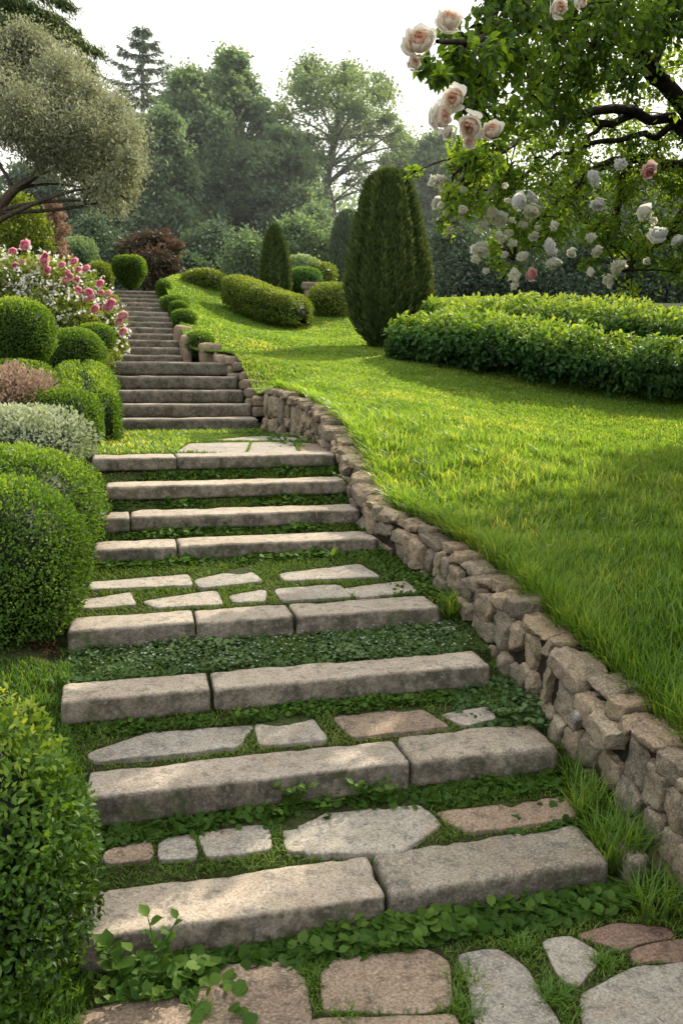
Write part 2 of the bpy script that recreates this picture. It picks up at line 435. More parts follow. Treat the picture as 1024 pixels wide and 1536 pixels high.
MAT = dict(
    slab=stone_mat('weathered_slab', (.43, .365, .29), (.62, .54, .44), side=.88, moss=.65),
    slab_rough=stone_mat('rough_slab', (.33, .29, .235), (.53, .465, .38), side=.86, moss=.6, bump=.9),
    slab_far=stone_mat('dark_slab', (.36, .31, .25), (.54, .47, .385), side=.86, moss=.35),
    flag=stone_mat('flagstone', (.36, .33, .285), (.54, .50, .43), side=.6, moss=.4),
    flag_brown=stone_mat('brown_flagstone', (.28, .215, .16), (.42, .33, .255), side=.6, moss=.4, warm=(.30, .20, .13)),
    flag_red=stone_mat('reddish_flagstone', (.22, .15, .12), (.33, .23, .185), side=.6, moss=.3, warm=(.24, .12, .09)),
    wall=stone_mat('wall_stone', (.31, .26, .20), (.53, .46, .36), side=.25, moss=.4, rndvar=True, bump=.9, warm=(.34, .26, .18)),
    coping=stone_mat('coping_stone', (.31, .25, .185), (.54, .46, .355), side=.35, moss=.45, rndvar=True, bump=1.0),
    rock=stone_mat('pale_rock', (.42, .41, .38), (.58, .56, .52), side=.2, moss=.2),
    mortar=ground_mat('earth_core', [(.03, .025, .018), (.05, .04, .03), (.07, .055, .04)], 12.),
    soil=ground_mat('mossy_soil', [(.05, .042, .024), (.06, .075, .026), (.07, .11, .03)], 5.),
    lawnbase=ground_mat('lawn_thatch', [(.07, .13, .02), (.10, .17, .028), (.14, .20, .036)], 2.2),
    forest=ground_mat('forest_floor', [(.03, .045, .015), (.04, .06, .02), (.05, .07, .022)], .6),
    mulch=ground_mat('bark_mulch', [(.07, .04, .022), (.11, .06, .033), (.14, .085, .05)], 30., 1.0),
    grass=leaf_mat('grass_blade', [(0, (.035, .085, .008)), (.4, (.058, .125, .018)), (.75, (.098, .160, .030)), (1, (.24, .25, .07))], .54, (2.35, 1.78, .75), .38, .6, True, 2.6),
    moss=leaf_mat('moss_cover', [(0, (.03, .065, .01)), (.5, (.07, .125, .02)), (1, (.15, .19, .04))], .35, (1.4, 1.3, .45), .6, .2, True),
    clover=leaf_mat('clover_leaf', [(0, (.022, .055, .009)), (.5, (.045, .098, .014)), (1, (.10, .165, .026))], .4, (1.5, 1.35, .4), .5, .2, gain=1.7),
    mint=leaf_mat('creeping_leaf', [(0, (.03, .065, .02)), (.5, (.06, .11, .035)), (1, (.13, .19, .08))], .35, (1.4, 1.3, .5), .55, .2, gain=1.8),
    weed=leaf_mat('weed_leaf', [(0, (.03, .075, .012)), (.5, (.055, .125, .018)), (1, (.115, .19, .03))], .4, (1.5, 1.3, .4), .5, .2, gain=1.35),
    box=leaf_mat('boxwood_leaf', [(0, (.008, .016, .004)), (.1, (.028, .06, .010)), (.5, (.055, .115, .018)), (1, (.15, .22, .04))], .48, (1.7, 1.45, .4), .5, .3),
    gloss=leaf_mat('glossy_leaf', [(0, (.008, .016, .004)), (.1, (.03, .07, .010)), (.5, (.065, .14, .018)), (.8, (.17, .24, .035)), (1, (.33, .33, .06))], .5, (1.7, 1.4, .4), .4, .45),
    ygreen=leaf_mat('yellow_green_leaf', [(0, (.01, .02, .004)), (.1, (.05, .08, .012)), (.5, (.10, .14, .025)), (1, (.20, .23, .05))], .4, (1.5, 1.35, .4), .45, .3),
    silver=leaf_mat('silvery_leaf', [(0, (.02, .03, .015)), (.1, (.09, .11, .07)), (.5, (.19, .22, .15)), (1, (.36, .38, .29))], .3, (1.2, 1.2, .7), .6, .2),
    olive=leaf_mat('grey_olive_leaf', [(0, (.04, .046, .028)), (.4, (.14, .155, .105)), (.75, (.235, .25, .175)), (1, (.38, .385, .29))], .42, (1.25, 1.2, .8), .5, .3),
    hedge=leaf_mat('broad_hedge_leaf', [(0, (.006, .014, .005)), (.1, (.022, .06, .016)), (.5, (.045, .105, .024)), (.8, (.10, .17, .035)), (1, (.17, .23, .05))], .42, (1.6, 1.4, .4), .5, .25),
    conifer=leaf_mat('cypress_spray', [(0, (.010, .016, .007)), (.15, (.026, .045, .016)), (.5, (.045, .075, .024)), (1, (.11, .13, .045))], .25, (1.3, 1.2, .5), .6, .2),
    farleaf=leaf_mat('distant_leaf', [(0, (.06, .095, .07)), (.5, (.09, .14, .085)), (1, (.165, .215, .10))], .55, (1.3, 1.25, .6), .55, .25),  # distant leaf tones pale and bluish, some haze put into the colour
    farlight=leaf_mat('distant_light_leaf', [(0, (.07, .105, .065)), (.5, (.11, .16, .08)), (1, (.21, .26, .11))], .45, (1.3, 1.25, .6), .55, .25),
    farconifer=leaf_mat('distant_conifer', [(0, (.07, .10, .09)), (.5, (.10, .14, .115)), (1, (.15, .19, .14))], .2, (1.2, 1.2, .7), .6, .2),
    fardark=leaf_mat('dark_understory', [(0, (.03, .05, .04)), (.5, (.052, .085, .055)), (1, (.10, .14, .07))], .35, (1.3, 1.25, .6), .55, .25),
    redleaf=leaf_mat('red_shrub_leaf', [(0, (.03, .035, .025)), (.35, (.06, .065, .04)), (.65, (.10, .07, .05)), (.85, (.15, .065, .05)), (1, (.18, .07, .055))], .3, (1.2, .9, .7), .55, .2, gain=1.5),
    roseleaf=leaf_mat('rose_leaf', [(0, (.02, .045, .012)), (.5, (.048, .095, .02)), (1, (.13, .18, .035))], .62, (2.4, 1.9, .4), .4, .3, gain=2.6),
    pinkmix=leaf_mat('dry_pink_bloom', [(0, (.10, .08, .05)), (.3, (.32, .22, .15)), (.7, (.52, .38, .28)), (1, (.66, .52, .42))], .3, (1.1, 1, .9), .7, .15),
    bark=bark_mat('grey_bark', (.05, .04, .03), (.14, .115, .085)),
    darkbark=bark_mat('dark_bark', (.022, .016, .011), (.065, .048, .034)),
    hazybark=bark_mat('hazy_bark', (.09, .09, .08), (.16, .15, .13)),
    white=leaf_mat('white_petal', [(0, (.75, .70, .58)), (.5, (.93, .91, .86)), (1, (.95, .94, .91))], .66, (1, 1, .95), .6, .2),
    peach=leaf_mat('peach_rose_petal', [(0, (.80, .20, .10)), (.22, (.85, .36, .22)), (.45, (.88, .66, .52)), (.7, (.90, .84, .76)), (1, (.90, .86, .80))], .55, (1, .95, .88), .6, .2),
    cream=leaf_mat('cream_rose_petal', [(0, (.90, .78, .52)), (.4, (.94, .89, .72)), (1, (.95, .93, .85))], .66, (1, .98, .9), .6, .2),
    pink=leaf_mat('pink_rose_petal', [(0, (.70, .12, .24)), (.5, (.82, .28, .38)), (1, (.88, .52, .56))], .4, (1, .9, .95), .6, .2),
    palepink=leaf_mat('pale_pink_petal', [(0, (.75, .25, .28)), (.5, (.82, .42, .42)), (1, (.86, .66, .62))], .4, (1, .95, .95), .6, .2),
)
# ------------------------------------------------------------------ the stair in numbers
def zat(px, py, Y):
    return at(px, py, Y)[2]

class Step: pass
STEPS = []
def mkstep(xl, xr, cx, cy, Y, D, t, z=None):
    s = Step(); s.Y = Y
    s.z = zat(cx, cy, Y) if z is None else z
    X = (cx - 512) / FPX / (CP - (cy - 768) / FPX * SP) * Y
    s.v = -ST * X + CT * Y
    def u_at(px, py):
        k = ray(px, py); k = k[0] / k[1]
        y = s.v / (CT - ST * k)
        return k * y * CT + y * ST
    s.uat = u_at
    s.ul, s.ur, s.D, s.t = u_at(xl, cy), u_at(xr, cy), D, t
    STEPS.append(s)
for a in [(112, 915, 512, 1350, 2.25, .22, .125), (127, 838, 480, 1157, 2.75, .20, .115), (88, 735, 410, 1024, 3.2, .20, .105),
          (99, 660, 380, 927, 3.65, .22, .10), (137, 566, 350, 815, 4.55, .25, .09), (147, 541, 345, 770, 4.9, .25, .09),
          (158, 522, 340, 725, 5.25, .25, .09), (137, 503, 320, 684, 5.6, .30, .09)]:
    mkstep(*a)
for i, (y, Y, xl, xr) in enumerate([(628, 8.6, 150, 387), (606, 8.92, 150, 378), (585, 9.24, 148, 366), (564, 9.56, 146, 356), (543, 9.88, 140, 344)]):
    mkstep(xl, xr, 275, y, Y, .40, .15)
z0, z1 = zat(212, 532, 10.7), zat(203, 436, 16.5)
NTOP = 13
for i in range(NTOP):
    f = i / (NTOP - 1)
    Y = 10.7 + 5.8 * f
    mkstep(150 + 13 * f, 274 - 33 * f, 213 - 10 * f, 532 - 96 * f, Y, .52, .125, z0 + (z1 - z0) * f)
SV = np.array([s.v for s in STEPS]); SZ = np.array([s.z for s in STEPS])
NS = len(STEPS)

# floor height of each terrace along v (knots)
kv, kz = [-6.0, SV[0] + .07], [0.0, 0.0]
for i, s in enumerate(STEPS):
    kv.append(s.v + .08); kz.append(s.z - .06)
    kv.append(s.v + s.D - .025); kz.append(s.z - .06)
    kv.append(s.v + s.D + .01); kz.append(s.z - .012 if i < 8 else s.z - .03)
    if i + 1 < NS:
        n = STEPS[i + 1]
        kv.append(n.v + .07); kz.append(max(s.z - .012, n.z - n.t + .012) if i < 8 else n.z - n.t - .005)
    else:
        kv.append(s.v + 6); kz.append(s.z + .1)
kv, kz = np.array(kv), np.array(kz)
def floorz(v): return np.interp(v, kv, kz)
rv = np.concatenate([[-6, SV[0] - .6], SV, [SV[-1] + 6]]); rz = np.concatenate([[0, 0.0], SZ - .06, [SZ[-1] + .1]])
def rampz(v): return np.interp(v, rv, rz)
ULv = np.concatenate([[-6], SV, [40]]); ULu = np.array([STEPS[0].ul] + [s.ul for s in STEPS] + [STEPS[-1].ul])
def uleft(v): return np.interp(v, ULv, ULu)

def corr_xy(x, y):
    u, v = xy2uv(np.asarray(x, float), np.asarray(y, float))
    ul = uleft(v)
    b = sstep(0.02, .14, ul - u)
    bank = .28 * np.maximum(0, ul - u) * sstep(3.5, 7, v) + .02 * sstep(.1, .3, ul - u)
    return floorz(v) * (1 - b) + (rampz(v) + bank) * b

def hit(px, py, fn=corr_xy, y0=1.2, y1=60):
    d = ray(px, py); Y = np.arange(y0, y1, .004)
    x = d[0] / d[1] * Y; z = EYE + d[2] / d[1] * Y
    g = fn(x, Y)
    k = np.argmax(z <= g)
    return np.array([x[k], Y[k], g[k]])

# ------------------------------------------------------------------ retaining wall line (foot on the stair side)
WP = []
for px, py, h in [(1080, 1420, .40), (1000, 1325, .40), (935, 1230, .37), (872, 1145, .34), (805, 1068, .33), (757, 1005, .33), (702, 935, .28), (655, 880, .25), (604, 840, .24)]:
    p = hit(px, py); WP.append((p[0], p[1], p[2], h))
for px, Y, zb, h in [(562, 4.75, None, .22), (535, 5.25, None, .22), (512, 5.75, None, .21), (476, 6.9, None, .27), (437, 7.95, None, .38), (392, 8.5, None, .46)]:
    x = (px - 512) / FPX * Y * 1.0
    WP.append((x, Y, float(corr_xy(x, Y)), h))
WP = np.array(WP)
WALL_END = WP[-1].copy()
# carry on beyond the frame to the right / towards the camera
p0 = WP[0] + (WP[0] - WP[1]) * 5.0; p0[2] = 0; p0[3] = .42
WP = np.vstack([[p0], WP])
# smooth dense curve
seg = np.concatenate([[0], np.cumsum(np.linalg.norm(np.diff(WP[:, :2], axis=0), axis=1))])
WL = seg[-1]
sd = np.linspace(0, WL, 400)
WC = np.stack([np.interp(sd, seg, WP[:, k]) for k in range(4)], 1)
ker = np.hanning(31); ker /= ker.sum()
pad = np.vstack([np.repeat(WC[:1], 15, 0), WC, np.repeat(WC[-1:], 15, 0)])
sm = np.stack([np.convolve(pad[:, k], ker, 'valid') for k in range(4)], 1)
w = np.clip(np.minimum(np.arange(400), 399 - np.arange(400)) / 16, 0, 1)[:, None]
WC = WC * (1 - w) + sm * w
WTOP = WC[:, 2] + WC[:, 3]
# far low edging along the upper flights
def ur_at(v): return np.interp(v, SV, [s.ur for s in STEPS])
EDGE = []
for v in np.linspace(SV[8] + .25, SV[-1] + .6, 40):
    x, y = uv2xy(ur_at(v) + .03, v)
    EDGE.append((x, y))
EDGE = np.array(EDGE)
# boundary x of the lawn for each Y
bx = np.concatenate([WC[:, 0] + .13, EDGE[:, 0] + .05]); by = np.concatenate([WC[:, 1] + .05, EDGE[:, 1]])
order = np.argsort(by); bx, by = bx[order], by[order]
def lawn_x0(Y): return np.interp(Y, by, bx)

# ------------------------------------------------------------------ lawn height (thin plate through known points)
LP = []
for k in range(0, 400, 22):
    LP.append((WC[k, 0] + .13, WC[k, 1] + .05, WTOP[k] - .015))
for v in np.linspace(SV[9], SV[-1], 9):
    x, y = uv2xy(ur_at(v) + .1, v); LP.append((x, y, rampz(v) + .16))
for px, py, Y in [(1024, 1000, 2.95), (1024, 800, 4.3), (800, 680, 6.4), (1024, 600, 10), (570, 524, 12.8), (400, 478, 16.6), (300, 470, 15.0),
                  (350, 540, 10.9), (440, 575, 8.9), (700, 600, 9.3), (260, 424, 17.3), (520, 480, 17.0), (800, 560, 10.7), (480, 540, 11.2)]:
    LP.append(tuple(at(px, py, Y)))
LP += [(8, 12.5, 2.0), (12, 10, 1.7), (10, 19, 3.2), (3, 19, 3.55), (6, 5, 1.1), (6, 2, .75), (4, 0, .5), (12, 3, 1.0), (14, 19, 3.2), (-2, 19, 3.75), (0, 22, 3.75), (8, 22, 3.5)]
LP = np.array(LP)
def tps_fit(X, z, lam=.02):
    n = len(X)
    d = np.linalg.norm(X[:, None] - X[None], axis=2)
    K = np.where(d > 0, d * d * np.log(np.maximum(d, 1e-9)), 0) + lam * np.eye(n)
    Pm = np.hstack([np.ones((n, 1)), X])
    A = np.block([[K, Pm], [Pm.T, np.zeros((3, 3))]])
    return np.linalg.solve(A, np.concatenate([z, np.zeros(3)]))
LC = tps_fit(LP[:, :2], LP[:, 2])
def lawn_z(x, y):
    x = np.asarray(x, float).ravel(); y = np.asarray(y, float).ravel()
    Q = np.stack([x, y], 1); out = np.zeros(len(Q))
    for a in range(0, len(Q), 20000):
        q = Q[a:a + 20000]
        d = np.linalg.norm(q[:, None] - LP[None, :, :2], axis=2)
        K = np.where(d > 0, d * d * np.log(np.maximum(d, 1e-9)), 0)
        out[a:a + 20000] = K @ LC[:len(LP)] + LC[-3] + q @ LC[-2:]
    return out + .02 * vnoise(np.stack([x, y, 0 * x], 1), 1.3, 2, 3)

def plateau_z(x, y):
    return 3.30 + .045 * np.clip(y - 17, 0, 60) + .25 * vnoise(np.stack([x, y, 0 * x], 1), .12, 2, 8)
def far_z(x, y):
    x = np.asarray(x, float); y = np.asarray(y, float)
    z = plateau_z(x.ravel(), y.ravel())
    t = np.clip(y.ravel() / 17, -.6, 1)
    low = np.interp(y.ravel(), [-20, 0, 4, 8, 12, 17], [-.6, -.6, -.3, .2, .9, 2.6])
    return np.where(y.ravel() < 17, np.minimum(z, low), np.minimum(z, 2.6 + (y.ravel() - 17) * .5))

# ------------------------------------------------------------------ structure sheets
def sheet(name, X, Y, Z, mat):
    m = M(); n0, n1 = X.shape
    F = grid_faces(n0, n1)
    m.add(np.stack([X, Y, Z], -1).reshape(-1, 3), F)
    return tag(m.build(name, mat), kind='structure')

gx = np.concatenate([-np.geomspace(400, 12, 26), np.linspace(-11, 16, 46), np.geomspace(17, 400, 26)])
gy = np.concatenate([np.linspace(-20, 30, 60), np.geomspace(31, 600, 40)])
X, Y = np.meshgrid(gx, gy, indexing='ij')
sheet('ground', X, Y, far_z(X, Y).reshape(X.shape), MAT['forest'])

vv = np.unique(np.concatenate([np.arange(.2, 6.2, .035), np.arange(6.2, 18.5, .07), kv[1:-1], ]))
uu = np.concatenate([np.arange(-4.2, -1.2, .15), np.arange(-1.2, 2.6, .05)])
U, V = np.meshgrid(uu, vv, indexing='ij')
# stair corridor stops behind the wall
X, Y = uv2xy(U, V)
Z = corr_xy(X, Y)
lx = lawn_x0(Y)
Z = np.where(X > lx - .02, Z - sstep(0, .3, X - lx + .02) * .6, Z)
Z = Z + .010 * vnoise(np.stack([X, Y, 0 * X], -1).reshape(-1, 3), 6, 2, 4).reshape(X.shape)
sheet('terraced_earth', X, Y, Z, MAT['soil'])

ys = np.concatenate([np.arange(.6, 9, .09), np.arange(9, 22.5, .2)])
ts = np.concatenate([np.linspace(0, 3, 34), np.linspace(3.3, 15, 24)])
T, Y = np.meshgrid(ts, ys, indexing='ij')
X = lawn_x0(Y) + T
Z = lawn_z(X, Y).reshape(X.shape)
sheet('lawn', X, Y, Z, MAT['lawnbase'])

def ground_z(x, y):
    """walkable surface at a point, whichever sheet is there"""
    x = np.asarray(x, float); y = np.asarray(y, float)
    l = (x > lawn_x0(y)) & (y < 22)
    c = corr_xy(x, y).ravel()
    u, v = xy2uv(x, y)
    c = np.where((v > SV[-1] + 2) | (u.ravel() < -4.2), far_z(x, y), c) if c.size else c
    return np.where(l, lawn_z(x, y), c)

# ------------------------------------------------------------------ stone steps
AXU = np.array([CT, ST, 0]); AXV = np.array([-ST, CT, 0]); AXZ = np.array([0, 0, 1.])
def slab(s, ua, ub, label, rough=False, seed=0, mat='slab', D=None, dv=0., res=.018, group='stone step slabs', amp=.0042, r=.012, dz=0., fine=.0024, yaw=0.):
    D = D or s.D
    hu = (ub - ua) / 2
    c2 = uv2xy((ua + ub) / 2, s.v + D / 2 + dv)
    c = np.array([c2[0], c2[1], s.z - s.t / 2 + dz])
    m = M()
    rs_ = R8(seed + 9000); yaw += rs_.normal() * .005 / max(.4, hu * 2)
    ca, sa = cos(yaw), sin(yaw)
    ax = AXU * ca + AXV * sa; ay = AXV * ca - AXU * sa
    if rough:
        amp *= 1.9; r = .026; fine = .004
    roll = rs_.normal() * .004 / max(.4, hu * 2)
    stone(m, c, ax + AXZ * roll, ay, AXZ - ax * roll, (hu, D / 2, s.t / 2), r=r, res=res, amp=amp, f=5.5, seed=seed, fine=fine, cuts=5 if not rough else 9, cutd=.93 if not rough else .86, chip=.011 if not rough else .024)
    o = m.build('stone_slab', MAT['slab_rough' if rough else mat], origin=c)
    return tag(o, label, 'stone slab', group)

S = STEPS
g = .006
def cut(s, px, py): return s.uat(px, py)
c1 = cut(S[0], 582, 1340)
slab(S[0], S[0].ul, c1 - g, 'long smooth beige slab, left part of the lowest step, beside the glossy bush', seed=1, res=.014, amp=.0035)
slab(S[0], c1 + g, S[0].ur, 'rough grey lichened slab, right part of the lowest step', True, seed=2, D=.235, res=.012)
c2 = cut(S[1], 617, 1146)
slab(S[1], S[1].ul, c2 - g, 'long smooth slab, left part of the second step from the bottom, leafy weeds at its foot', seed=3, res=.014, amp=.0035)
slab(S[1], c2 + g, S[1].ur, 'rough short slab, right part of the second step from the bottom', True, seed=4, D=.225, res=.013)
c3 = cut(S[2], 318, 1030)
slab(S[2], S[2].ul, c3 - g, 'short thick slab, left part of the third step from the bottom', seed=5, yaw=.008)
slab(S[2], c3 + g, S[2].ur, 'long slab with worn edge, right part of the third step from the bottom', seed=6)
c4a, c4b = cut(S[3], 294, 932), cut(S[3], 443, 925)
slab(S[3], S[3].ul, c4a - .002, 'left end slab of the fourth step, beside the bare mulch', seed=7)
slab(S[3], c4a + .002, c4b - g, 'middle slab of the fourth step with moss on its face', seed=8)
slab(S[3], c4b + g, S[3].ur, 'right slab of the fourth step, ending at the fern tuft by the wall', seed=9)
c5 = cut(S[4], 267, 818)
slab(S[4], S[4].ul, c5 - .003, 'left slab of the step just above the mossy flagstone landing', seed=10)
slab(S[4], c5 + .003, S[4].ur, 'right slab of the step just above the mossy flagstone landing', seed=11)
c6 = cut(S[5], 195, 775)
slab(S[5], S[5].ul, c6 - .003, 'small left block of the sixth step from the bottom', seed=12)
slab(S[5], c6 + .003, S[5].ur, 'long slab of the sixth step from the bottom', seed=13)
slab(S[6], S[6].ul, S[6].ur, 'single long slab of the seventh step, one below the sunlit landing', seed=14)
c8 = cut(S[7], 265, 685)
slab(S[7], S[7].ul, c8 - .003, 'left edge slab of the sunlit upper landing', seed=15)
slab(S[7], c8 + .003, S[7].ur, 'right edge slab of the sunlit upper landing', seed=16)
ords = ['lowest', 'second', 'middle', 'fourth', 'topmost']
for i in range(5):
    s = S[8 + i]
    slab(s, s.ul - .15, s.ur, 'broad stone step, %s of the five in the flight beyond the landing' % ords[i], seed=20 + i, res=.04, mat='slab_far', D=.42, amp=.008)
w13 = ['bottom', 'second', 'third', 'fourth', 'fifth', 'sixth', 'seventh', 'eighth', 'ninth', 'tenth', 'eleventh', 'twelfth', 'top']
for i in range(NTOP):
    s = S[13 + i]
    slab(s, s.ul - .1, s.ur, 'narrow stone step far up the garden, %s of the topmost flight' % (w13[i] if i in (0, 12) else w13[i] + ' from the bottom'), seed=30 + i, res=.05, mat='slab_far', D=.54, amp=.01)
# little end block beside the lowest step
m = M(); p = hit(935, 1312)
stone(m, (p[0], p[1], p[2] + .05), AXU, AXV, AXZ, (.045, .09, .06), r=.03, res=.015, amp=.012, f=9, seed=77, fine=.003)
tag(m.build('stone_block', MAT['slab_rough'], origin=p), 'small rough block wedged at the right end of the lowest step', 'stone')

# ------------------------------------------------------------------ flagstones
FLAGPOLY = []
def flag(poly, label, mat='flag', th=.03, seed=0, vs=1.):
    P = np.array([hit(*q)[:2] for q in poly])
    # densify + wobble outline
    out = []
    n = len(P)
    for i in range(n):
        a, b = P[i], P[(i + 1) % n]
        k = max(2, int(np.linalg.norm(b - a) / .02))
        for t in np.arange(k) / k: out.append(a * (1 - t) + b * t)
    O = np.array(out)
    O = (np.roll(O, 1, 0) + O * 2 + np.roll(O, -1, 0)) / 4
    O = O.mean(0) + (O - O.mean(0)) * 1.08
    if vs != 1: dv_ = (O - O.mean(0)) @ AXV[:2]; O = O + np.outer(dv_ * (vs - 1), AXV[:2])
    O3 = np.column_stack([O, np.zeros(len(O))])
    O = O + .008 * np.stack([vnoise(O3, 14, 2, seed), vnoise(O3, 14, 2, seed + 50)], 1)
    c = O.mean(0)
    FLAGPOLY.append(O)
    zc = float(corr_xy(c[0], c[1]))
    rings = []
    for f, dz in [(1.0, -.03), (1.0, th * .45), (.985, th * .8), (.955, th), (.8, th), (.6, th), (.4, th), (.2, th), (.04, th)]:
        R = c + (O - c) * f
        z = corr_xy(R[:, 0], R[:, 1]) * .5 + zc * .5 + dz
        z = z + .003 * vnoise(np.column_stack([R, R[:, 0] * 0]), 9, 3, seed + 3)
        rings.append(np.column_stack([R, z]))
    V = np.stack(rings, 1)   # (n, rings, 3)
    nr = V.shape[1]
    m = M(); m.add(V.reshape(-1, 3), grid_faces(len(O), nr, True)[:, ::-1])
    last = np.arange(len(O)) * nr + nr - 1
    m.F.append(np.array([last[::-1]]) if False else np.stack([np.full(len(O), last[0]), last, np.roll(last, -1)], 1)[1:-1][:, ::-1])
    me = m.build('flagstone', MAT[mat], origin=(c[0], c[1], zc))
    return tag(me, label, 'flagstone', 'flagstones between the steps')

flags = [
 ([(300, 1478), (345, 1455), (425, 1448), (456, 1475), (462, 1560), (300, 1570)], 'brown flagstone in the bottom paving, left of centre', 'flag_brown'),
 ([(485, 1462), (510, 1442), (640, 1432), (668, 1448), (672, 1512), (620, 1520), (492, 1518)], 'brown flagstone in the bottom paving, below the seam of the lowest step', 'flag_brown'),
 ([(688, 1440), (745, 1430), (785, 1455), (815, 1500), (850, 1570), (725, 1600), (705, 1490)], 'long pale grey flagstone curving towards the camera', 'flag'),
 ([(810, 1418), (855, 1408), (902, 1438), (868, 1482), (845, 1475)], 'small diamond shaped grey flagstone between the red and pale ones', 'flag'),
 ([(866, 1408), (925, 1390), (990, 1392), (1012, 1408), (930, 1428)], 'dark reddish flagstone nearest the wall foot', 'flag_red'),
 ([(944, 1432), (1024, 1412), (1075, 1425), (1070, 1445), (955, 1448)], 'reddish flagstone at the right edge, above the large grey one', 'flag_red'),
 ([(878, 1500), (945, 1462), (1060, 1448), (1130, 1520), (1080, 1640), (890, 1640)], 'large grey flagstone in the bottom right corner', 'flag'),
 ([(110, 1530), (200, 1505), (280, 1500), (285, 1600), (110, 1620)], 'brown flagstone in the bottom left corner under the weeds', 'flag_brown'),
 ([(470, 1535), (680, 1530), (700, 1640), (470, 1660)], 'brown flagstone at the bottom edge, in front of the others', 'flag_brown'),
 ([(300, 1255), (400, 1238), (406, 1276), (312, 1287)], 'pale flagstone on the first terrace between two grass joints', 'flag'),
 ([(240, 1264), (290, 1257), (295, 1289), (240, 1293)], 'small pale flagstone on the first terrace, left end', 'flag'),
 ([(446, 1226), (625, 1212), (655, 1240), (592, 1274), (462, 1280)], 'largest pale flagstone in the middle of the first terrace', 'flag'),
 ([(424, 1240), (440, 1238), (462, 1278), (428, 1278)], 'sliver of pale flagstone beside the largest one on the first terrace', 'flag'),
 ([(660, 1224), (760, 1212), (850, 1200), (858, 1225), (780, 1240), (700, 1250)], 'dark broken flagstone at the right end of the first terrace', 'flag_brown'),
 ([(155, 1282), (225, 1266), (228, 1292), (160, 1300)], 'dark flagstone half under soil at the left of the first terrace', 'flag_brown'),
 ([(138, 1132), (225, 1106), (376, 1094), (350, 1122), (150, 1142)], 'wide grey flagstone at the left of the second terrace', 'flag'),
 ([(386, 1092), (470, 1084), (486, 1110), (390, 1118)], 'grey flagstone in the middle of the second terrace', 'flag'),
 ([(505, 1080), (630, 1069), (668, 1090), (530, 1106)], 'grey brown flagstone right of centre on the second terrace', 'flag_brown'),
 ([(662, 1076), (735, 1064), (742, 1080), (692, 1089)], 'small flagstone at the right end of the second terrace', 'flag'),
 ([(120, 904), (195, 894), (202, 908), (118, 914)], 'front row flagstone at the left end of the mossy landing', 'flag'),
 ([(215, 905), (325, 891), (332, 906), (235, 912)], 'front row flagstone, second from the left on the mossy landing', 'flag'),
 ([(345, 897), (400, 889), (396, 903), (350, 905)], 'small front row flagstone on the mossy landing', 'flag'),
 ([(415, 888), (510, 881), (522, 895), (425, 901)], 'front row flagstone right of centre on the mossy landing', 'flag'),
 ([(516, 886), (610, 876), (622, 888), (540, 896)], 'front row flagstone at the right end of the mossy landing', 'flag'),
 ([(135, 877), (280, 866), (284, 878), (140, 885)], 'back row flagstone at the left of the mossy landing', 'flag'),
 ([(293, 873), (370, 857), (392, 872), (300, 881)], 'pointed back row flagstone at the middle of the mossy landing', 'flag'),
 ([(423, 863), (540, 851), (562, 865), (430, 872)], 'back row flagstone at the right of the mossy landing', 'flag'),
 ([(268, 680), (286, 667), (372, 665), (366, 680)], 'left front flagstone on the sunlit upper landing', 'flag'),
 ([(374, 680), (380, 665), (438, 665), (444, 680)], 'middle front flagstone on the sunlit upper landing', 'flag'),
 ([(452, 680), (446, 666), (476, 667), (497, 680)], 'right front flagstone on the sunlit upper landing beside the wall', 'flag_brown'),
 ([(318, 662), (372, 656.5), (405, 656), (400, 662)], 'back row flagstone left of centre on the sunlit upper landing', 'flag'),
 ([(408, 662), (414, 656), (446, 658), (466, 663)], 'back row flagstone at the right of the sunlit upper landing', 'flag'),
]
for i, (p, l, mt) in enumerate(flags):
    flag(p, l, mt, th=.010, seed=100 + i, vs=1.55 if 'mossy landing' in l else 1.25 if 'first terrace' in l else 1.4 if 'second terrace' in l else 1.)

def inside_any(x, y):
    ins = np.zeros(len(x), bool)
    for O in FLAGPOLY:
        lo, hi = O.min(0), O.max(0)
        k = np.where((x > lo[0]) & (x < hi[0]) & (y > lo[1]) & (y < hi[1]))[0]
        if len(k) == 0: continue
        px, py = x[k][:, None], y[k][:, None]
        x1, y1 = O[:, 0], O[:, 1]; x2, y2 = np.roll(x1, -1), np.roll(y1, -1)
        c = ((y1 > py) != (y2 > py)) & (px < (x2 - x1) * (py - y1) / (y2 - y1 + 1e-12) + x1)
        ins[k] |= (c.sum(1) % 2 == 1)
    return ins

# ------------------------------------------------------------------ rubble wall
def wall_frame(s):
    i = np.clip(s / WL * 399, 0, 399)
    k = int(i); k2 = min(399, k + 1); f = i - k
    p = WC[k] * (1 - f) + WC[k2] * f
    a, b = WC[max(0, k - 8)], WC[min(399, k + 9)]
    t = np.array([b[0] - a[0], b[1] - a[1], 0.]); t /= np.linalg.norm(t)
    n = np.array([-t[1], t[0], 0.])      # towards the stair
    return p, t, n

